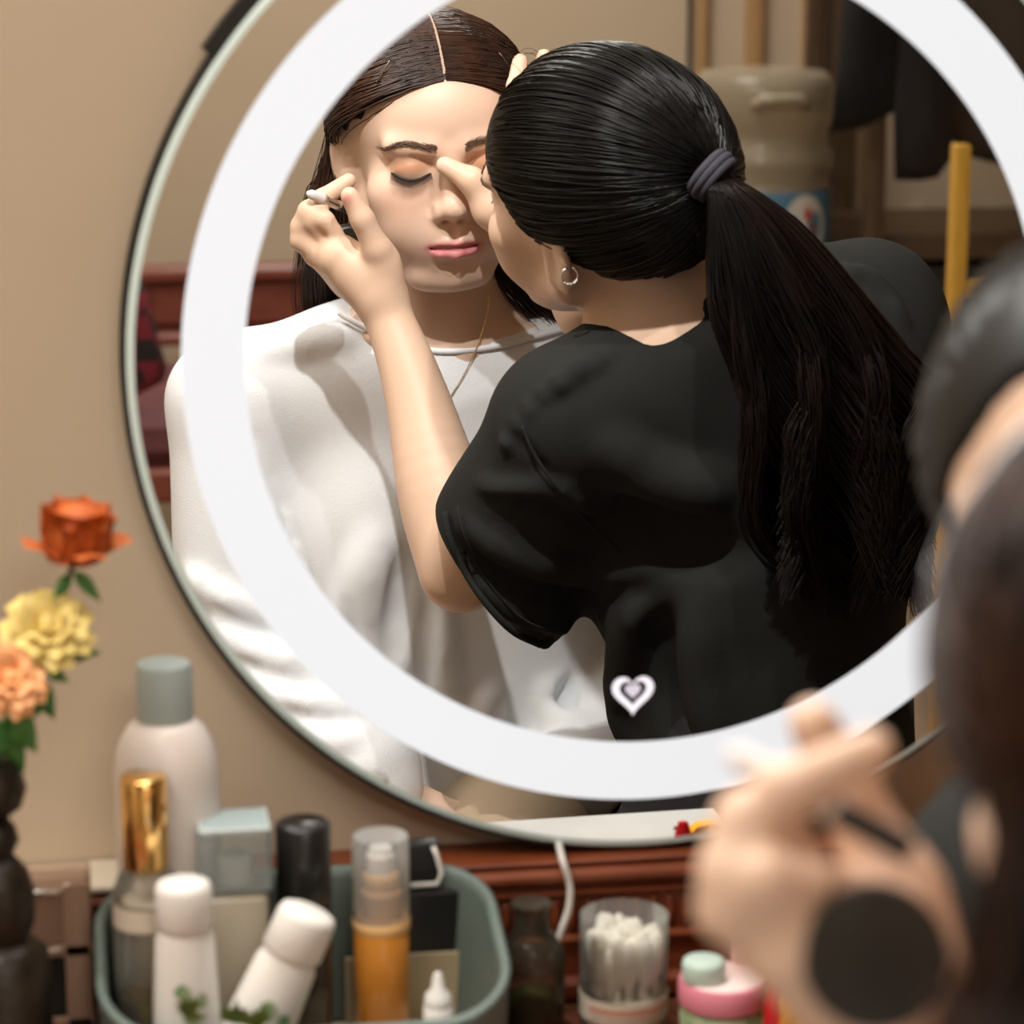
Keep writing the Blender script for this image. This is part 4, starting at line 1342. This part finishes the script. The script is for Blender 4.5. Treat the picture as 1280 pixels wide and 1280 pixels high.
small_white(286, -.116, 1122, 1190, 84, 'small white bottle leaning right between the square cap and the pump bottle', rot=(0, .42, 0))
# white dropper nozzle
Y = -.098; s = mmpx(Y); zt = zrow(545, 1216, Y)
bottle('dropper_bottle', 'tiny white dropper bottle with a pointed nozzle at the right end of the organizer', 'bottle', 547, Y,
       [('body', rnd(20 * s, .006, zt - .017, .002), M_WHITE), ('nozzle', [(19 * s, zt - .017), (17 * s, zt - .012), (9 * s, zt - .009), (7 * s, zt - .002), (4 * s, zt)], M_WHITE)])
# green organizer tray
M_ORG = mat('grey_green_plastic', (0.115, 0.150, 0.130), 0.42, spec=0.5, noise=(40, (0.13, 0.165, 0.145)))
M_ORGI = mat('beige_divider', (0.46, 0.38, 0.25), 0.5)
yb, yf = -.018, -.145
zr = .098
xl, xr = V(124, 1150, -.075)[0], V(620, 1165, -.075)[0]
org = empty('cosmetics_organizer', ((xl + xr) / 2, (yb + yf) / 2, 0), 'grey-green plastic organizer tray full of bottles below the mirror', 'organizer')
def rrect(x0, x1, y0, y1, r, n=8):
    o = []
    for (cx, cy, a0) in ((x1 - r, y1 - r, 0), (x0 + r, y1 - r, 90), (x0 + r, y0 + r, 180), (x1 - r, y0 + r, 270)):
        for i in range(n + 1):
            a = math.radians(a0 + 90 * i / n); o.append((cx + r * math.cos(a), cy + r * math.sin(a)))
    return o
rows = []
zrb, zrf = .094, .053                                   # rim height at the back and at the front
for (ins, z, top) in ((.004, .001, 0), (.0, .004, 0), (-.002, -.004, 1), (-.003, -.001, 1), (-.001, 0, 1), (.002, -.001, 1), (.003, -.006, 1), (.006, .005, 0)):
    p = rrect(xl + ins, xr - ins, yf + ins, yb - ins, .040 - ins)
    zf = lambda y: (zrf + (zrb - zrf) * (np.clip((y - yf) / (yb - yf), 0, 1)) ** .8 + z) if top else z
    rows.append([(x, y, zf(y)) for x, y in p] + [(p[0][0], p[0][1], zf(p[0][1]))])
g = G(); g.grid(rows); rel(g.build('tray_wall', M_ORG, smooth=True), org)
p = rrect(xl + .004, xr - .004, yf + .004, yb - .004, .036)
g = G(); g._add([(x, y, .003) for x, y in p], [tuple(range(len(p)))]); rel(g.build('tray_floor', M_ORGI), org)
rel(G().box(((V(424, 1200, -.0335)[0] + xr) / 2 - .001, -.0325, .024), (xr - V(424, 1200, -.0335)[0] - .008, .0015, .042), .0005).build('divider', M_ORGI), org)
for k, (px, py) in enumerate(((238, 1268), (296, 1272), (322, 1278))):
    c = V(px, py, -.140)
    g = G()
    for i in range(26):
        a = random.Random(k * 40 + i); th, ph_ = a.uniform(0, 6.28), a.uniform(-.2, 1.4); L_ = a.uniform(.006, .011)
        d_ = np.array([math.cos(th) * math.cos(ph_), math.sin(th) * math.cos(ph_) * .6, math.sin(ph_)]) * L_
        q_ = np.cross(d_, [0, 1, 0]); q_ = q_ / (np.linalg.norm(q_) + 1e-9) * .0014
        g._add([c - [0, 0, .004], c + d_ * .55 + q_, c + d_, c + d_ * .55 - q_], [(0, 1, 2, 3)])
    tag(g.build('moss_tuft', mat('moss_green', (0.05, 0.085, 0.012), 0.7, noise=(200, (0.12, 0.15, 0.02)))), 'dark green artificial leaf tuft at the front rim of the organizer', 'leaves', 'leaf tufts on the organizer rim', 'stuff')

# dark narrow-necked glass bottle
Y = -.046; s = mmpx(Y); zt = zrow(663, 1128, Y); zn = zrow(663, 1165, Y)
r = 25 * s; R = 47 * s
M_DKGL = clear('dark_clear_glass', (0.10, 0.085, 0.06), 0.05, .72, (0.72, 0.66, 0.54))
bottle('glass_bottle', 'empty dark clear glass bottle with a short neck left of the swab jar', 'bottle', 664, Y,
       [('glass', [(R - .003, .001), (R, .004), (R, zn - .016), (R * .93, zn - .009), (R * .72, zn - .003), (r, zn + .001), (r * .95, zt - .003), (r * 1.12, zt - .002), (r * 1.12, zt)], M_DKGL),
        ('contents', [(R * .8, .004), (R * .8, zn * .32), (R * .5, zn * .42)], mat('dark_green_leaves', (0.03, 0.05, 0.02), 0.6, noise=(140, (0.12, 0.15, 0.05))))])
# swab jar
Y = -.048; s = mmpx(Y); zt = zrow(780, 1143, Y); R = 61 * s
jx = ground(780, Y)
bottle('swab_jar', 'straight clear glass jar holding white cotton swabs', 'jar', 780, Y,
       [('glass', [(R * .95, .001), (R, .004), (R, zt)], M_CLEARG), ('base', rnd(R * .95, .0015, .007, .002), M_WHITE),
        ('paper_label', [(R * 1.012, .010), (R * 1.012, zt - .044)], M_LBL)])
lab = bpy.data.objects['swab_jar']
for k in range(6):
    g = G(); rows = []
    zz = zt - .050 - k * .0032
    for i in range(13):
        a = math.radians(-150 + 120 * i / 12); rows.append([(jx + R * 1.02 * math.cos(a), Y + R * 1.02 * math.sin(a), zz), (jx + R * 1.02 * math.cos(a), Y + R * 1.02 * math.sin(a), zz + (.0012 if k else .0022))])
    g.grid(rows); rel(g.build('print_line', mat('label_print', (0.45, 0.30, 0.24) if k else (0.60, 0.20, 0.12), .7)), lab)
M_SWAB = mat('cotton_white', (0.93, 0.89, 0.82), 0.9, bump=(900, .3))
sw0 = None
rs = random.Random(5)
zl = zt - .012
k = 0
for ring, cnt in ((.80, 20), (.58, 15), (.34, 9), (.08, 2)):
    for i in range(cnt):
        a = 2 * math.pi * i / cnt + rs.uniform(-.1, .1); rr = R * ring - .0015
        h = rs.uniform(-.007, .005)
        if sw0 is None:
            g = G(); L_ = zl
            g.lathe([(.0006, .008), (.0020, .010), (.0026, .014), (.0022, .020), (.0012, .024), (.0014, L_ - .030), (.0034, L_ - .024), (.0046, L_ - .010), (.0040, L_ - .003), (.0012, L_)], 10)
            o = sw0 = g.build('cotton_swab', M_SWAB, smooth=True)
        else:
            o = sw0.copy(); COL.objects.link(o)
        o.location = (jx + rr * math.cos(a), Y + rr * math.sin(a), h + .004)
        o.rotation_euler = (rs.uniform(-.04, .04), rs.uniform(-.04, .04), rs.uniform(0, 6))
        tag(o, 'white cotton swab standing upright in the clear glass jar', 'cotton swab', 'cotton swabs in the glass jar')
# pink-lidded pot with caps on it
M_PINK = mat('pink_plastic', (0.78, 0.26, 0.34), 0.4); M_PINKL = mat('pale_pink_disc', (0.84, 0.66, 0.62), 0.5); M_MINT = mat('mint_plastic', (0.50, 0.62, 0.54), 0.5)
Y = -.080; s = mmpx(Y); zt = zrow(902, 1222, Y); R = 62 * s
bottle('cream_pot', 'clear cosmetic pot with a bright pink lid and green print', 'pot', 904, Y,
       [('body', rnd(R * .95, .002, zt - .014, .003), M_GRN), ('lid', [(R * .97, zt - .014), (R, zt - .012), (R, zt - .003), (R * .96, zt)], M_PINK), ('lid_disc', rnd(R * .90, zt - .001, zt + .0008, .0004), M_PINKL)])
bottle('mint_cap', 'loose mint green ribbed cap lying on the pink lid', 'cap', 880, Y - .003, [('shell', [(29 * s, 0), (30 * s, .002), (30 * s, .009), (28 * s, .0115), (22 * s, .0125)], M_MINT, 36)], base=zt + .0009)
bottle('pale_pink_cap', 'loose pale pink cap behind the mint green cap on the pink lid', 'cap', 934, Y + .020, [('shell', [(24 * s, 0), (25 * s, .002), (25 * s, .013), (23 * s, .015), (18 * s, .016)], mat('pale_pink_cap', (0.80, 0.46, 0.48), 0.45), 36)], base=zt + .0009)
# red tube and orange packet
Y = -.118; s = mmpx(Y); zt = zrow(972, 1210, Y)
bottle('red_tube', 'bright red flattened tube standing right of the pink-lidded pot', 'tube', 973, Y,
       [('tube_body', [(15 * s, .001), (19 * s, .004), (18 * s, zt - .025), (13 * s, zt - .006), (8 * s, zt)], mat('bright_red', (0.55, 0.008, 0.012), 0.35), 28, 1.0, .7), ('seal', [(15.5 * s, .0), (15.5 * s, .0035)], M_WHITE, 28, 1, .7)])
rs = random.Random(3)
c = V(1030, 1262, -.13); g = G(); rows = []
for i in range(9):
    row = []
    for j in range(7):
        u_, v_ = i / 8 - .5, j / 6 - .5
        row.append((c[0] + u_ * .046 + rs.uniform(-.0012, .0012), -.13 - v_ * .010 + .004 * math.sin(u_ * 9) + rs.uniform(-.002, .002), c[2] - .012 + v_ * .052 - .010 * abs(u_) + rs.uniform(-.0012, .0012)))
    rows.append(row)
back = [[(p_[0], p_[1] + .010 + .003 * math.sin(i_ * 2.), p_[2]) for p_ in r_] for i_, r_ in enumerate(rows)]
g.grid(rows); g.grid([r_[::-1] for r_ in back])
for e_ in ([r_[0] for r_ in rows], [r_[-1] for r_ in rows][::-1], rows[0][::-1], rows[-1]):
    g.grid([[p_, (p_[0], p_[1] + .010, p_[2])] for p_ in e_])
tag(g.build('snack_packet', mat('orange_foil', (0.85, 0.38, 0.03), 0.3, spec=0.6, noise=(60, (0.90, 0.48, 0.07)))), 'crumpled orange foil packet at the bottom below the hand', 'packet')

# ------------------------------------------------------------------ acrylic drawer box
Y = -.047; s = mmpx(Y)
M_ACR = clear('rosy_acrylic', (0.36, 0.22, 0.15), 0.12, .45, (0.80, 0.66, 0.56))
M_ACRF = mat('rosy_acrylic_edge', (0.30, 0.19, 0.13), 0.15, spec=0.7)
xb = ground(116, Y); zt = zrow(60, 1104, Y); zm = zrow(60, 1188, Y)
bxw = .115; bxd = .026
box = empty('acrylic_box', (xb - bxw / 2, Y + bxd / 2, 0), 'see-through rosy acrylic drawer box at the left end of the dresser', 'storage box')
def apart(name, c, d, m, bev=.0008):
    return rel(G().box(c, d, bev).build(name, m, auto=35), box)
cx_ = xb - bxw / 2
M_ACRC = clear('clear_acrylic', (0.45, 0.33, 0.25), 0.1, .80, (0.90, 0.82, 0.76))
apart('top_panel', (cx_, Y + .013, zt), (bxw, bxd, .004), M_ACRC)
apart('side_panel', (xb - .002, Y + .013, zt / 2), (.004, bxd, zt - .004), M_ACR)
apart('side_panel', (xb - bxw + .002, Y + .013, zt / 2), (.004, bxd, zt - .004), M_ACR)
apart('back_panel', (cx_, Y + .024, zt / 2), (bxw - .008, .004, zt - .004), M_ACRC)
apart('shelf', (cx_, Y + .013, zm), (bxw - .008, .022, .004), M_ACRF)
apart('drawer_front', (cx_, Y - .001, (zt + zm) / 2), (bxw - .012, .003, zt - zm - .008), M_ACR)
d2 = apart('frame_edge', (xb - .008, Y - .001, zt / 2), (.014, .004, zt), M_ACRF)
apart('frame_edge', (cx_, Y - .001, zm), (bxw, .004, .007), M_ACRF)
apart('frame_edge', (cx_, Y - .001, zrow(60, 1278, Y)), (bxw, .004, .006), M_ACRF)
apart('catch', (cx_ + .030, Y - .003, zm + .001), (.022, .003, .003), M_SILV)
apart('catch', (cx_ + .030, Y - .003, zt - .004), (.022, .003, .003), M_SILV)
apart('dark_block', (cx_, Y + .012, zm / 2), (bxw - .03, .016, zm - .012), mat('dark_block', (0.012, 0.010, 0.008), 0.6))  # solid dark block filling the lower opening of the box

# ------------------------------------------------------------------ dark carved vase with artificial flowers
Y = -.105; s = mmpx(Y)
vx = float(V(-2, 1100, Y)[0])
M_VASE = mat('dark_carved_wood', (0.010, 0.0065, 0.004), 0.42, spec=0.45, noise=(70, (0.026, 0.016, 0.008)), bump=(60, .6))
zz = lambda row: zrow(0, row, Y)
vase = empty('carved_vase', (vx, Y, 0), 'dark carved wooden vase holding the flowers, at the left edge', 'vase')
G().lathe([(.020, .0), (.026, .006), (.024, zz(1190)), (.015, zz(1172))], 28).build('foot', M_VASE, vase, auto=60)
G().lathe([(.014, zz(1172)), (.018, zz(1150)), (.0185, zz(1115)), (.015, zz(1088)), (.008, zz(1068))], 28).build('lower_bulb', M_VASE, vase, auto=60)
G().lathe([(.008, zz(1068)), (.0115, zz(1050)), (.010, zz(1034)), (.006, zz(1022))], 28).build('waist', M_VASE, vase, auto=60)
G().lathe([(.006, zz(1022)), (.0135, zz(1008)), (.0165, zz(985)), (.0135, zz(962)), (.010, zz(952))], 28).build('cup', M_VASE, vase, auto=60)
M_STEM = mat('dark_green_stem', (0.035, 0.085, 0.022), 0.6); M_LEAF = mat('green_leaf', (0.05, 0.17, 0.035), 0.5, noise=(60, (0.09, 0.25, 0.06)))
def petal_mesh(L, W, cup, m, name='petal'):
    rows = []
    for i in range(6):
        t = i / 5; w = W * math.sin(math.pi * min(.08 + .74 * t, 1)) ** .7
        rows.append([(w * q, cup * L * (t ** 1.5) * .55 - .22 * W * (1 - q * q) + (.10 * L if i == 5 else 0), L * t) for q in (-1, -.5, 0, .5, 1)])
    g = G(); g.grid(rows)
    return g
def rose(name, label, c, rad, m, tilt, layers, leafs=(), stem_to=None):
    e = empty(name, c.tolist(), label, 'flower', None, tilt)
    proto = None; k = 0
    for (cnt, rr, open_, L) in layers:
        for i in range(cnt):
            if proto is None:
                o = petal_mesh(rad, rad * .52, .9, m).build('petal', m, e, True); proto = o
            else:
                o = proto.copy(); COL.objects.link(o); o.parent = e
            a = 2 * math.pi * i / cnt + k * .5
            o.location = (rr * rad * math.cos(a), rr * rad * math.sin(a), -rad * .45)
            o.rotation_euler = (-open_, 0, a - math.pi / 2)
            o.scale = (L, L, L)
        k += 1
    if name == 'orange_flower':
        G().lathe([(rad * .64 * math.cos(q), rad * .12 + rad * .66 * math.sin(q)) for q in np.linspace(-1.5, 1.5, 12)], 24).build('bud', m, e, True)
    G().lathe([(rad * .1, -rad * .55), (rad * .36, -rad * .40), (rad * .42, -rad * .1), (rad * .30, rad * .25), (rad * .08, rad * .38)], 16).build('heart', m, e, True)
    return e
LAY = [(4, .10, -.10, .80), (5, .22, .18, .92), (6, .32, .55, 1.0), (7, .38, .95, 1.05)]
M_YROSE = mat('yellow_petal', (0.82, 0.62, 0.16), 0.6, noise=(80, (0.88, 0.72, 0.30))); M_PROSE = mat('peach_petal', (0.85, 0.34, 0.12), 0.6, noise=(80, (0.88, 0.48, 0.22)))
M_OROSE = mat('burnt_orange_petal', (0.50, 0.105, 0.018), 0.6, noise=(60, (0.58, 0.15, 0.03)))
fy, fp, fo = V(60, 782, -.105), V(12, 848, -.125), V(94, 672, -.095)
rose('yellow_flower', 'pale yellow artificial rose between the two orange flowers', fy, 40 * s, M_YROSE, (.75, .12, 0), LAY)
rose('peach_flower', 'peach orange artificial rose, lowest of the three flowers at the left edge', fp, 34 * s, M_PROSE, (.95, .15, .2), LAY)
rose('orange_flower', 'burnt orange artificial bloom, topmost of the three flowers', fo, 60 * s, M_OROSE, (.15, .05, .4), [(5, .44, -.42, .98), (7, .58, -.42, 1.02), (7, .64, -.34, .86), (4, .40, .60, .80)])
for c, nm, f_ in ((fy, 'yellow_flower', .7), (fp, 'peach_flower', .7), (fo, 'orange_flower', .7)):
    e = bpy.data.objects[nm]
    top = np.array([vx, Y, zz(955)])
    pth = bez([c - [0, -.004, .012], (c + top) / 2 + [.004, .006, .004], top - [0, 0, .004]], 14)
    rel(G().tube(pth, .0016, 6).build('stem', M_STEM, smooth=True), e)
def leaf(e, base, tip, w, droop=.2):
    base = np.array(base, float); tip = np.array(tip, float); ax_ = tip - base
    sd = np.cross(ax_, [0, 1, .2]); sd = sd / np.linalg.norm(sd) * w
    rows = []
    for i in range(7):
        t = i / 6; ww = math.sin(math.pi * t ** .8) + .02
        c_ = base + ax_ * t - np.array([0, 0, droop * .02 * t * t])
        rows.append([c_ + sd * q * ww + np.array([0, -.003 * (1 - abs(q)), 0]) for q in (-1, 0, 1)])
    g = G(); g.grid(rows)
    return rel(g.build('leaf', M_LEAF, smooth=True), e)
ey, ep, eo = [bpy.data.objects[n_] for n_ in ('yellow_flower', 'peach_flower', 'orange_flower')]
leaf(ey, V(55, 822, -0.100), V(126, 806, -0.105), .006); leaf(ey, V(50, 830, -0.100), V(85, 842, -0.110), .006)
leaf(ey, V(40, 850, -0.095), V(68, 888, -0.105), .007)
leaf(ep, V(12, 890, -0.110), V(46, 930, -0.120), .008); leaf(ep, V(15, 885, -0.110), V(60, 872, -0.105), .008); leaf(ep, V(5, 900, -0.110), V(-20, 945, -0.120), .008); leaf(ep, V(0, 905, -0.100), V(30, 955, -0.105), .007)
leaf(eo, V(92, 715, -0.095), V(125, 742, -0.100), .004); leaf(eo, V(90, 720, -0.095), V(66, 740, -0.100), .004)
# ------------------------------------------------------------------ stools under the two people
M_STOOL = mat('stool_wood', (0.25, 0.14, 0.07), 0.5)
def stool(x, y, label):
    e = empty('stool', (x, y, Z0), label, 'stool')
    G().lathe([(.155, .395), (.165, .402), (.165, .422), (.155, .428)], 36).build('seat', M_STOOL, e, auto=40)
    for i in range(4):
        a = math.pi / 4 + i * math.pi / 2
        G().tube([(.10 * math.cos(a), .10 * math.sin(a), .396), (.14 * math.cos(a), .14 * math.sin(a), 0)], [.016, .013], 10).build('leg', M_STOOL, e, auto=40)
    return e
stool(nb[0], -.985, 'round wooden stool under the person in white')
stool(hip[0], -.515, 'round wooden stool under the make-up artist')

# ------------------------------------------------------------------ far side of the room, seen in the mirror
def far(px, py, Y):
    p = V(px, py, Y); return np.array([p[0], -Y, p[2]])
def fbox(name, px0, px1, py0, py1, Y, depth, m, bev=.004, parent=None, top=None):
    a = far(px0, py0, Y); b = far(px1, py1, Y)
    o = G().box(((a[0] + b[0]) / 2, -Y - depth / 2 + 0, (a[2] + b[2]) / 2), (abs(b[0] - a[0]), depth, abs(a[2] - b[2])), bev).build(name, m, auto=35)
    if parent is not None: rel(o, parent)
    return o
# wooden battens on the back wall
M_BATT = mat('tan_batten', (0.42, 0.24, 0.10), 0.55, noise=(20, (0.48, 0.29, 0.13), (8, 8, 1)))
YB = -Y0
for k, (px, w) in enumerate(((876, 12), (941, 22), (1012, 22))):
    a = far(px, 40, YB); tag(G().box((a[0], Y0 + .012, .6), (w * .0016, .024, 2.68), .003).build('trim_%d' % (k + 1), M_BATT, auto=35), kind='structure')
a = far(861, 40, YB); tag(G().box((a[0], Y0 + .006, .6), (.007, .012, 2.68), .001).build('trim_4', M_CASE), kind='structure')

# water dispenser and jug
YJ = 3.72; sj = (DIST + YJ) / FPX
jc = far(953, 200, YJ); ztop = far(953, 83, YJ)[2]; zbot = far(953, 372, YJ)[2]
disp = empty('water_dispenser', (jc[0], -YJ, Z0), 'white water dispenser under the big water jug, seen in the mirror', 'dispenser')
hd = zbot - Z0
G().box((0, 0, hd / 2), (.30, .30, hd), .015).build('cabinet', mat('dispenser_white', (0.55, 0.53, 0.48), 0.4), disp, auto=35)
G().box((0, .158, hd - .22), (.20, .02, .16), .006).build('tap_recess', M_BLK, disp, auto=35)
for q, nm in ((-.05, 'tap'), (.05, 'tap')):
    G().tube([(q, .165, hd - .16), (q, .20, hd - .165), (q, .205, hd - .19)], .010, 8).build(nm, M_WHITE, disp, True)
R = 88 * sj
M_JUG = clear('jug_plastic', (0.42, 0.36, 0.26), 0.18, .42, (0.72, 0.66, 0.54))
jug = empty('water_jug', (jc[0], -YJ, zbot), 'big clear ribbed water jug with a blue label, behind the artist in the mirror', 'water jug')
H = ztop - zbot
zz_ = lambda row: far(953, row, YJ)[2] - zbot
prof = [(R * .35, 0), (R * .8, .02), (R * .98, .05), (R, zz_(320)), (R * .95, zz_(226)), (R * .93, zz_(220)), (R * 1.0, zz_(205)), (R * 1.0, zz_(190)), (R * .93, zz_(178)), (R * .93, zz_(160)),
        (R * 1.0, zz_(148)), (R * 1.0, zz_(110)), (R * .97, zz_(98)), (R * .88, zz_(88)), (R * .5, zz_(84))]
G().lathe(prof, 48).build('shell', M_JUG, jug, True)
prof2 = [(r_ * .96, z_) for r_, z_ in prof[2:8]]
G().lathe(prof2, 40).build('water', clear('water', (0.40, 0.36, 0.28), 0.05, .6, (0.78, 0.74, 0.64)), jug, True)
G().tube([(-.05, R * .93, zz_(125)), (-.035, R * 1.06, zz_(118)), (.035, R * 1.06, zz_(118)), (.05, R * .93, zz_(125))], .012, 8).build('handle', M_JUG, jug, True)
lb = G(); rows = []
for i in range(25):
    a = math.radians(20 + 140 * i / 24); rows.append([(R * 1.012 * math.cos(a), R * 1.012 * math.sin(a), zz_(330)), (R * 1.012 * math.cos(a), R * 1.012 * math.sin(a), zz_(232))])
lb.grid(rows); lb.build('label_wrap', mat('blue_label', (0.06, 0.16, 0.26), 0.5, noise=(12, (0.10, 0.24, 0.36))), jug)
def onjug(ox, oz, rx, rz_, m, name, lift):
    g = G(); v = []
    for i in range(24):
        a = 2 * math.pi * i / 24; x = ox + rx * math.cos(a); v.append((x, math.sqrt(max((R * lift) ** 2 - x * x, 1e-6)), oz + rz_ * math.sin(a)))
    v.append((ox, math.sqrt((R * lift) ** 2 - ox * ox), oz))
    g._add(v, [(24, i, (i + 1) % 24) for i in range(24)])
    return g.build(name, m, jug)
lx = far(985, 270, YJ)[0] - jc[0]
onjug(lx, zz_(275), .045, .062, mat('label_white', (0.62, 0.60, 0.55), 0.5), 'label_oval', 1.02)
onjug(lx + .006, zz_(259), .008, .013, mat('label_red', (0.50, 0.05, 0.03), 0.5), 'label_drop', 1.03)
onjug(lx + .018, zz_(280), .006, .020, mat('label_maroon', (0.22, 0.06, 0.06), 0.5), 'label_mark', 1.03)

# dark wardrobe frame with a pale back, a dark table and hanging clothes
M_DKW = mat('dark_brown_wood', (0.060, 0.035, 0.018), 0.5, noise=(20, (0.085, 0.05, 0.026), (6, 6, 1)))
ward = empty('open_wardrobe', (far(1180, 300, 3.75)[0], -3.75, Z0), 'dark open wooden wardrobe frame behind the hanging black clothes', 'wardrobe')
def wpart(name, c, d, m): return rel(G().box(c, d, .003).build(name, m, auto=35), ward)
x0 = far(1082, 200, 3.6)[0]; x1 = x0 + .62; xm = far(1100, 200, 3.6)[0]
for xx in (x0 + .018, x1 - .018):
    wpart('post', (xx, -3.60, .45), (.036, .036, 2.40), M_DKW); wpart('post', (xx, -4.05, .45), (.036, .036, 2.40), M_DKW)
wpart('rear_stile', (x0 + .075, -4.04, .45), (.05, .03, 2.40), M_DKW)
wpart('rail', ((x0 + x1) / 2, -3.60, 1.62), (x1 - x0, .036, .05), M_DKW)
wpart('top_board', ((x0 + x1) / 2, -3.83, 1.655), (x1 - x0, .49, .02), M_DKW)
hz = far(1150, 292, 3.6)[2]
wpart('shelf', ((x0 + x1) / 2, -3.83, hz - .03), (x1 - x0 - .04, .42, .05), M_DKW)
wpart('drawer', ((x0 + x1) / 2, -3.82, hz - .22), (x1 - x0 - .05, .40, .30), mat('near_black_front', (0.012, 0.010, 0.009), .5))
wpart('rod', ((x0 + x1) / 2, -3.70, 1.30), (x1 - x0, .024, .024), M_SILV)
def garment(name, label, outline, Y, m, th=.05, group=None):
    """hanging cloth: outline of photo points, padded front and back with folds"""
    P_ = np.array([far(x, y, Y) for x, y in outline]); ctr = P_.mean(0)
    g = G(); n = len(P_)
    rings = []
    for (sc, dy) in ((.0, th * .55), (.45, th * .5), (.8, th * .42), (1.0, 0), (.8, -th * .42), (.45, -th * .5), (.0, -th * .55)):
        row = []
        for i in range(n + 1):
            p = P_[i % n]; q = ctr + (p - ctr) * max(sc, .001); row.append((q[0], q[1] + dy + .012 * math.sin(q[0] * 70) * sc * (1 if dy else 0), q[2]))
        rings.append(row)
    g.grid(rings)
    return tag(g.build(name, m, smooth=True), label, 'garment', group)
M_CL1 = mat('black_cloth', (0.0035, 0.0035, 0.0035), 0.9); M_CL2 = mat('charcoal_cloth', (0.018, 0.014, 0.015), 0.9, bump=(60, .3)); M_CL3 = mat('grey_brown_cloth', (0.060, 0.046, 0.036), 0.9, bump=(60, .3))
garment('hanging_shirt', 'black hanging shirt next to the water jug, seen in the mirror', [(1062, -60), (1052, 20), (1046, 90), (1038, 165), (1080, 160), (1118, 140), (1122, 90), (1128, 30), (1150, -60)], 3.30, M_CL1)
garment('hanging_trousers', 'charcoal garment hanging between the black shirt and the yellow frame', [(1120, -60), (1112, 60), (1116, 140), (1118, 225), (1150, 226), (1172, 222), (1188, 200), (1196, 120), (1200, 40), (1200, -60)], 3.45, M_CL2)
garment('hanging_jacket', 'grey-brown jacket hanging at the right end of the wardrobe', [(1190, -60), (1176, 60), (1172, 168), (1190, 175), (1212, 196), (1250, 206), (1300, 190), (1310, 60), (1290, -60)], 3.60, M_CL3)
# dark desk further along and yellow wooden stand
M_YW = mat('yellow_wood', (0.55, 0.30, 0.035), 0.45, noise=(20, (0.62, 0.36, 0.06), (8, 8, 1)))
YS = 2.35; ss = (DIST + YS) / FPX
stand = empty('wooden_stand', (far(1240, 400, YS)[0], -YS, Z0), 'yellow wooden rack with an upright and a crossbar at the right of the mirror', 'rack')
xa = far(1197, 300, YS)[0]; zt_ = far(1197, 180, YS)[2]; zb_ = far(1240, 362, YS)[2]
def spart(name, c, d): return rel(G().box(c, d, .003).build(name, M_YW, auto=35), stand)
spart('upright', (xa, -YS, (zt_ + Z0) / 2), (21 * ss, .030, zt_ - Z0)); spart('upright', (xa + .36, -YS, (zt_ + Z0) / 2), (21 * ss, .030, zt_ - Z0))
spart('crossbar', (xa + .18, -YS, zb_), (.36 - 21 * ss, .024, 25 * ss)); spart('crossbar', (xa + .18, -YS, zb_ - .35), (.36 - 21 * ss, .024, 25 * ss))
for q in (0, .36):
    spart('foot', (xa + q, -YS + .0, Z0 + .012), (.03, .28, .024))

# red wooden settee and plaid cloth
M_RED = mat('dark_red_wood', (0.175, 0.045, 0.028), 0.35, spec=0.5, noise=(10, (0.24, 0.07, 0.045), (1, 1, 5)))
M_MAR = mat('maroon_cushion', (0.16, 0.055, 0.065), 0.7, noise=(8, (0.19, 0.07, 0.08)), bump=(40, .2))
YR = 3.70
settee = empty('settee', (far(300, 500, YR)[0], -YR, Z0), 'carved dark red wooden settee with a maroon seat against the far wall', 'settee')
sx0, sx1 = far(60, 400, YR)[0], far(640, 400, YR)[0]; scx = (sx0 + sx1) / 2; sw_ = sx1 - sx0
zt2 = far(300, 332, YR)[2]; zb2 = far(300, 428, YR)[2]; zs2 = far(260, 486, YR - .3)[2]
def tpart(name, c, d, m=M_RED, bev=.008): return rel(G().box(c, d, bev).build(name, m, auto=35), settee)
tpart('back_panel', (scx, -YR - .02, (zt2 + zb2) / 2), (sw_, .035, zt2 - zb2))
tpart('top_rail', (scx, -YR, zt2 - .012), (sw_ + .04, .06, .03))
tpart('lower_rail', (scx, -YR, zb2 + .012), (sw_ + .02, .05, .025))
for i in range(5):
    c_ = scx - sw_ / 2 + sw_ * (i + .5) / 5
    o = tpart('carved_panel', (c_, -YR + .006, (zt2 + zb2) / 2), (sw_ / 5 - .03, .02, (zt2 - zb2) - .07), M_RED, .009)
for q in (-.5, .5):
    tpart('leg', (scx + q * sw_, -YR - .01, (zt2 + Z0) / 2), (.06, .06, zt2 - Z0)); tpart('leg', (scx + q * sw_, -YR + .50, (zs2 + Z0) / 2 - .02), (.06, .06, zs2 - Z0 - .04))
tpart('seat', (scx, -YR + .25, zs2 - .13), (sw_, .54, .06)); tpart('cushion', (scx, -YR + .25, zs2 - .05), (sw_ - .08, .50, .10), M_MAR, .03)
m = bpy.data.materials.new('red_black_plaid'); m.use_nodes = True; nt = m.node_tree; b_ = nt.nodes['Principled BSDF']; b_.inputs['Roughness'].default_value = .9
tcn = nt.nodes.new('ShaderNodeTexCoord'); ck = nt.nodes.new('ShaderNodeTexChecker'); ck.inputs['Scale'].default_value = 26; ck.inputs['Color1'].default_value = (.16, .012, .022, 1); ck.inputs['Color2'].default_value = (.012, .008, .010, 1)
nt.links.new(tcn.outputs['Object'], ck.inputs['Vector']); nt.links.new(ck.outputs['Color'], b_.inputs['Base Color'])
garment('plaid_shirt', 'red and black plaid shirt hanging by the left edge of the mirror', [(130, 340), (178, 350), (190, 392), (200, 430), (209, 458), (205, 476), (188, 486), (170, 495), (130, 500), (110, 420)], 3.1, m, .05)
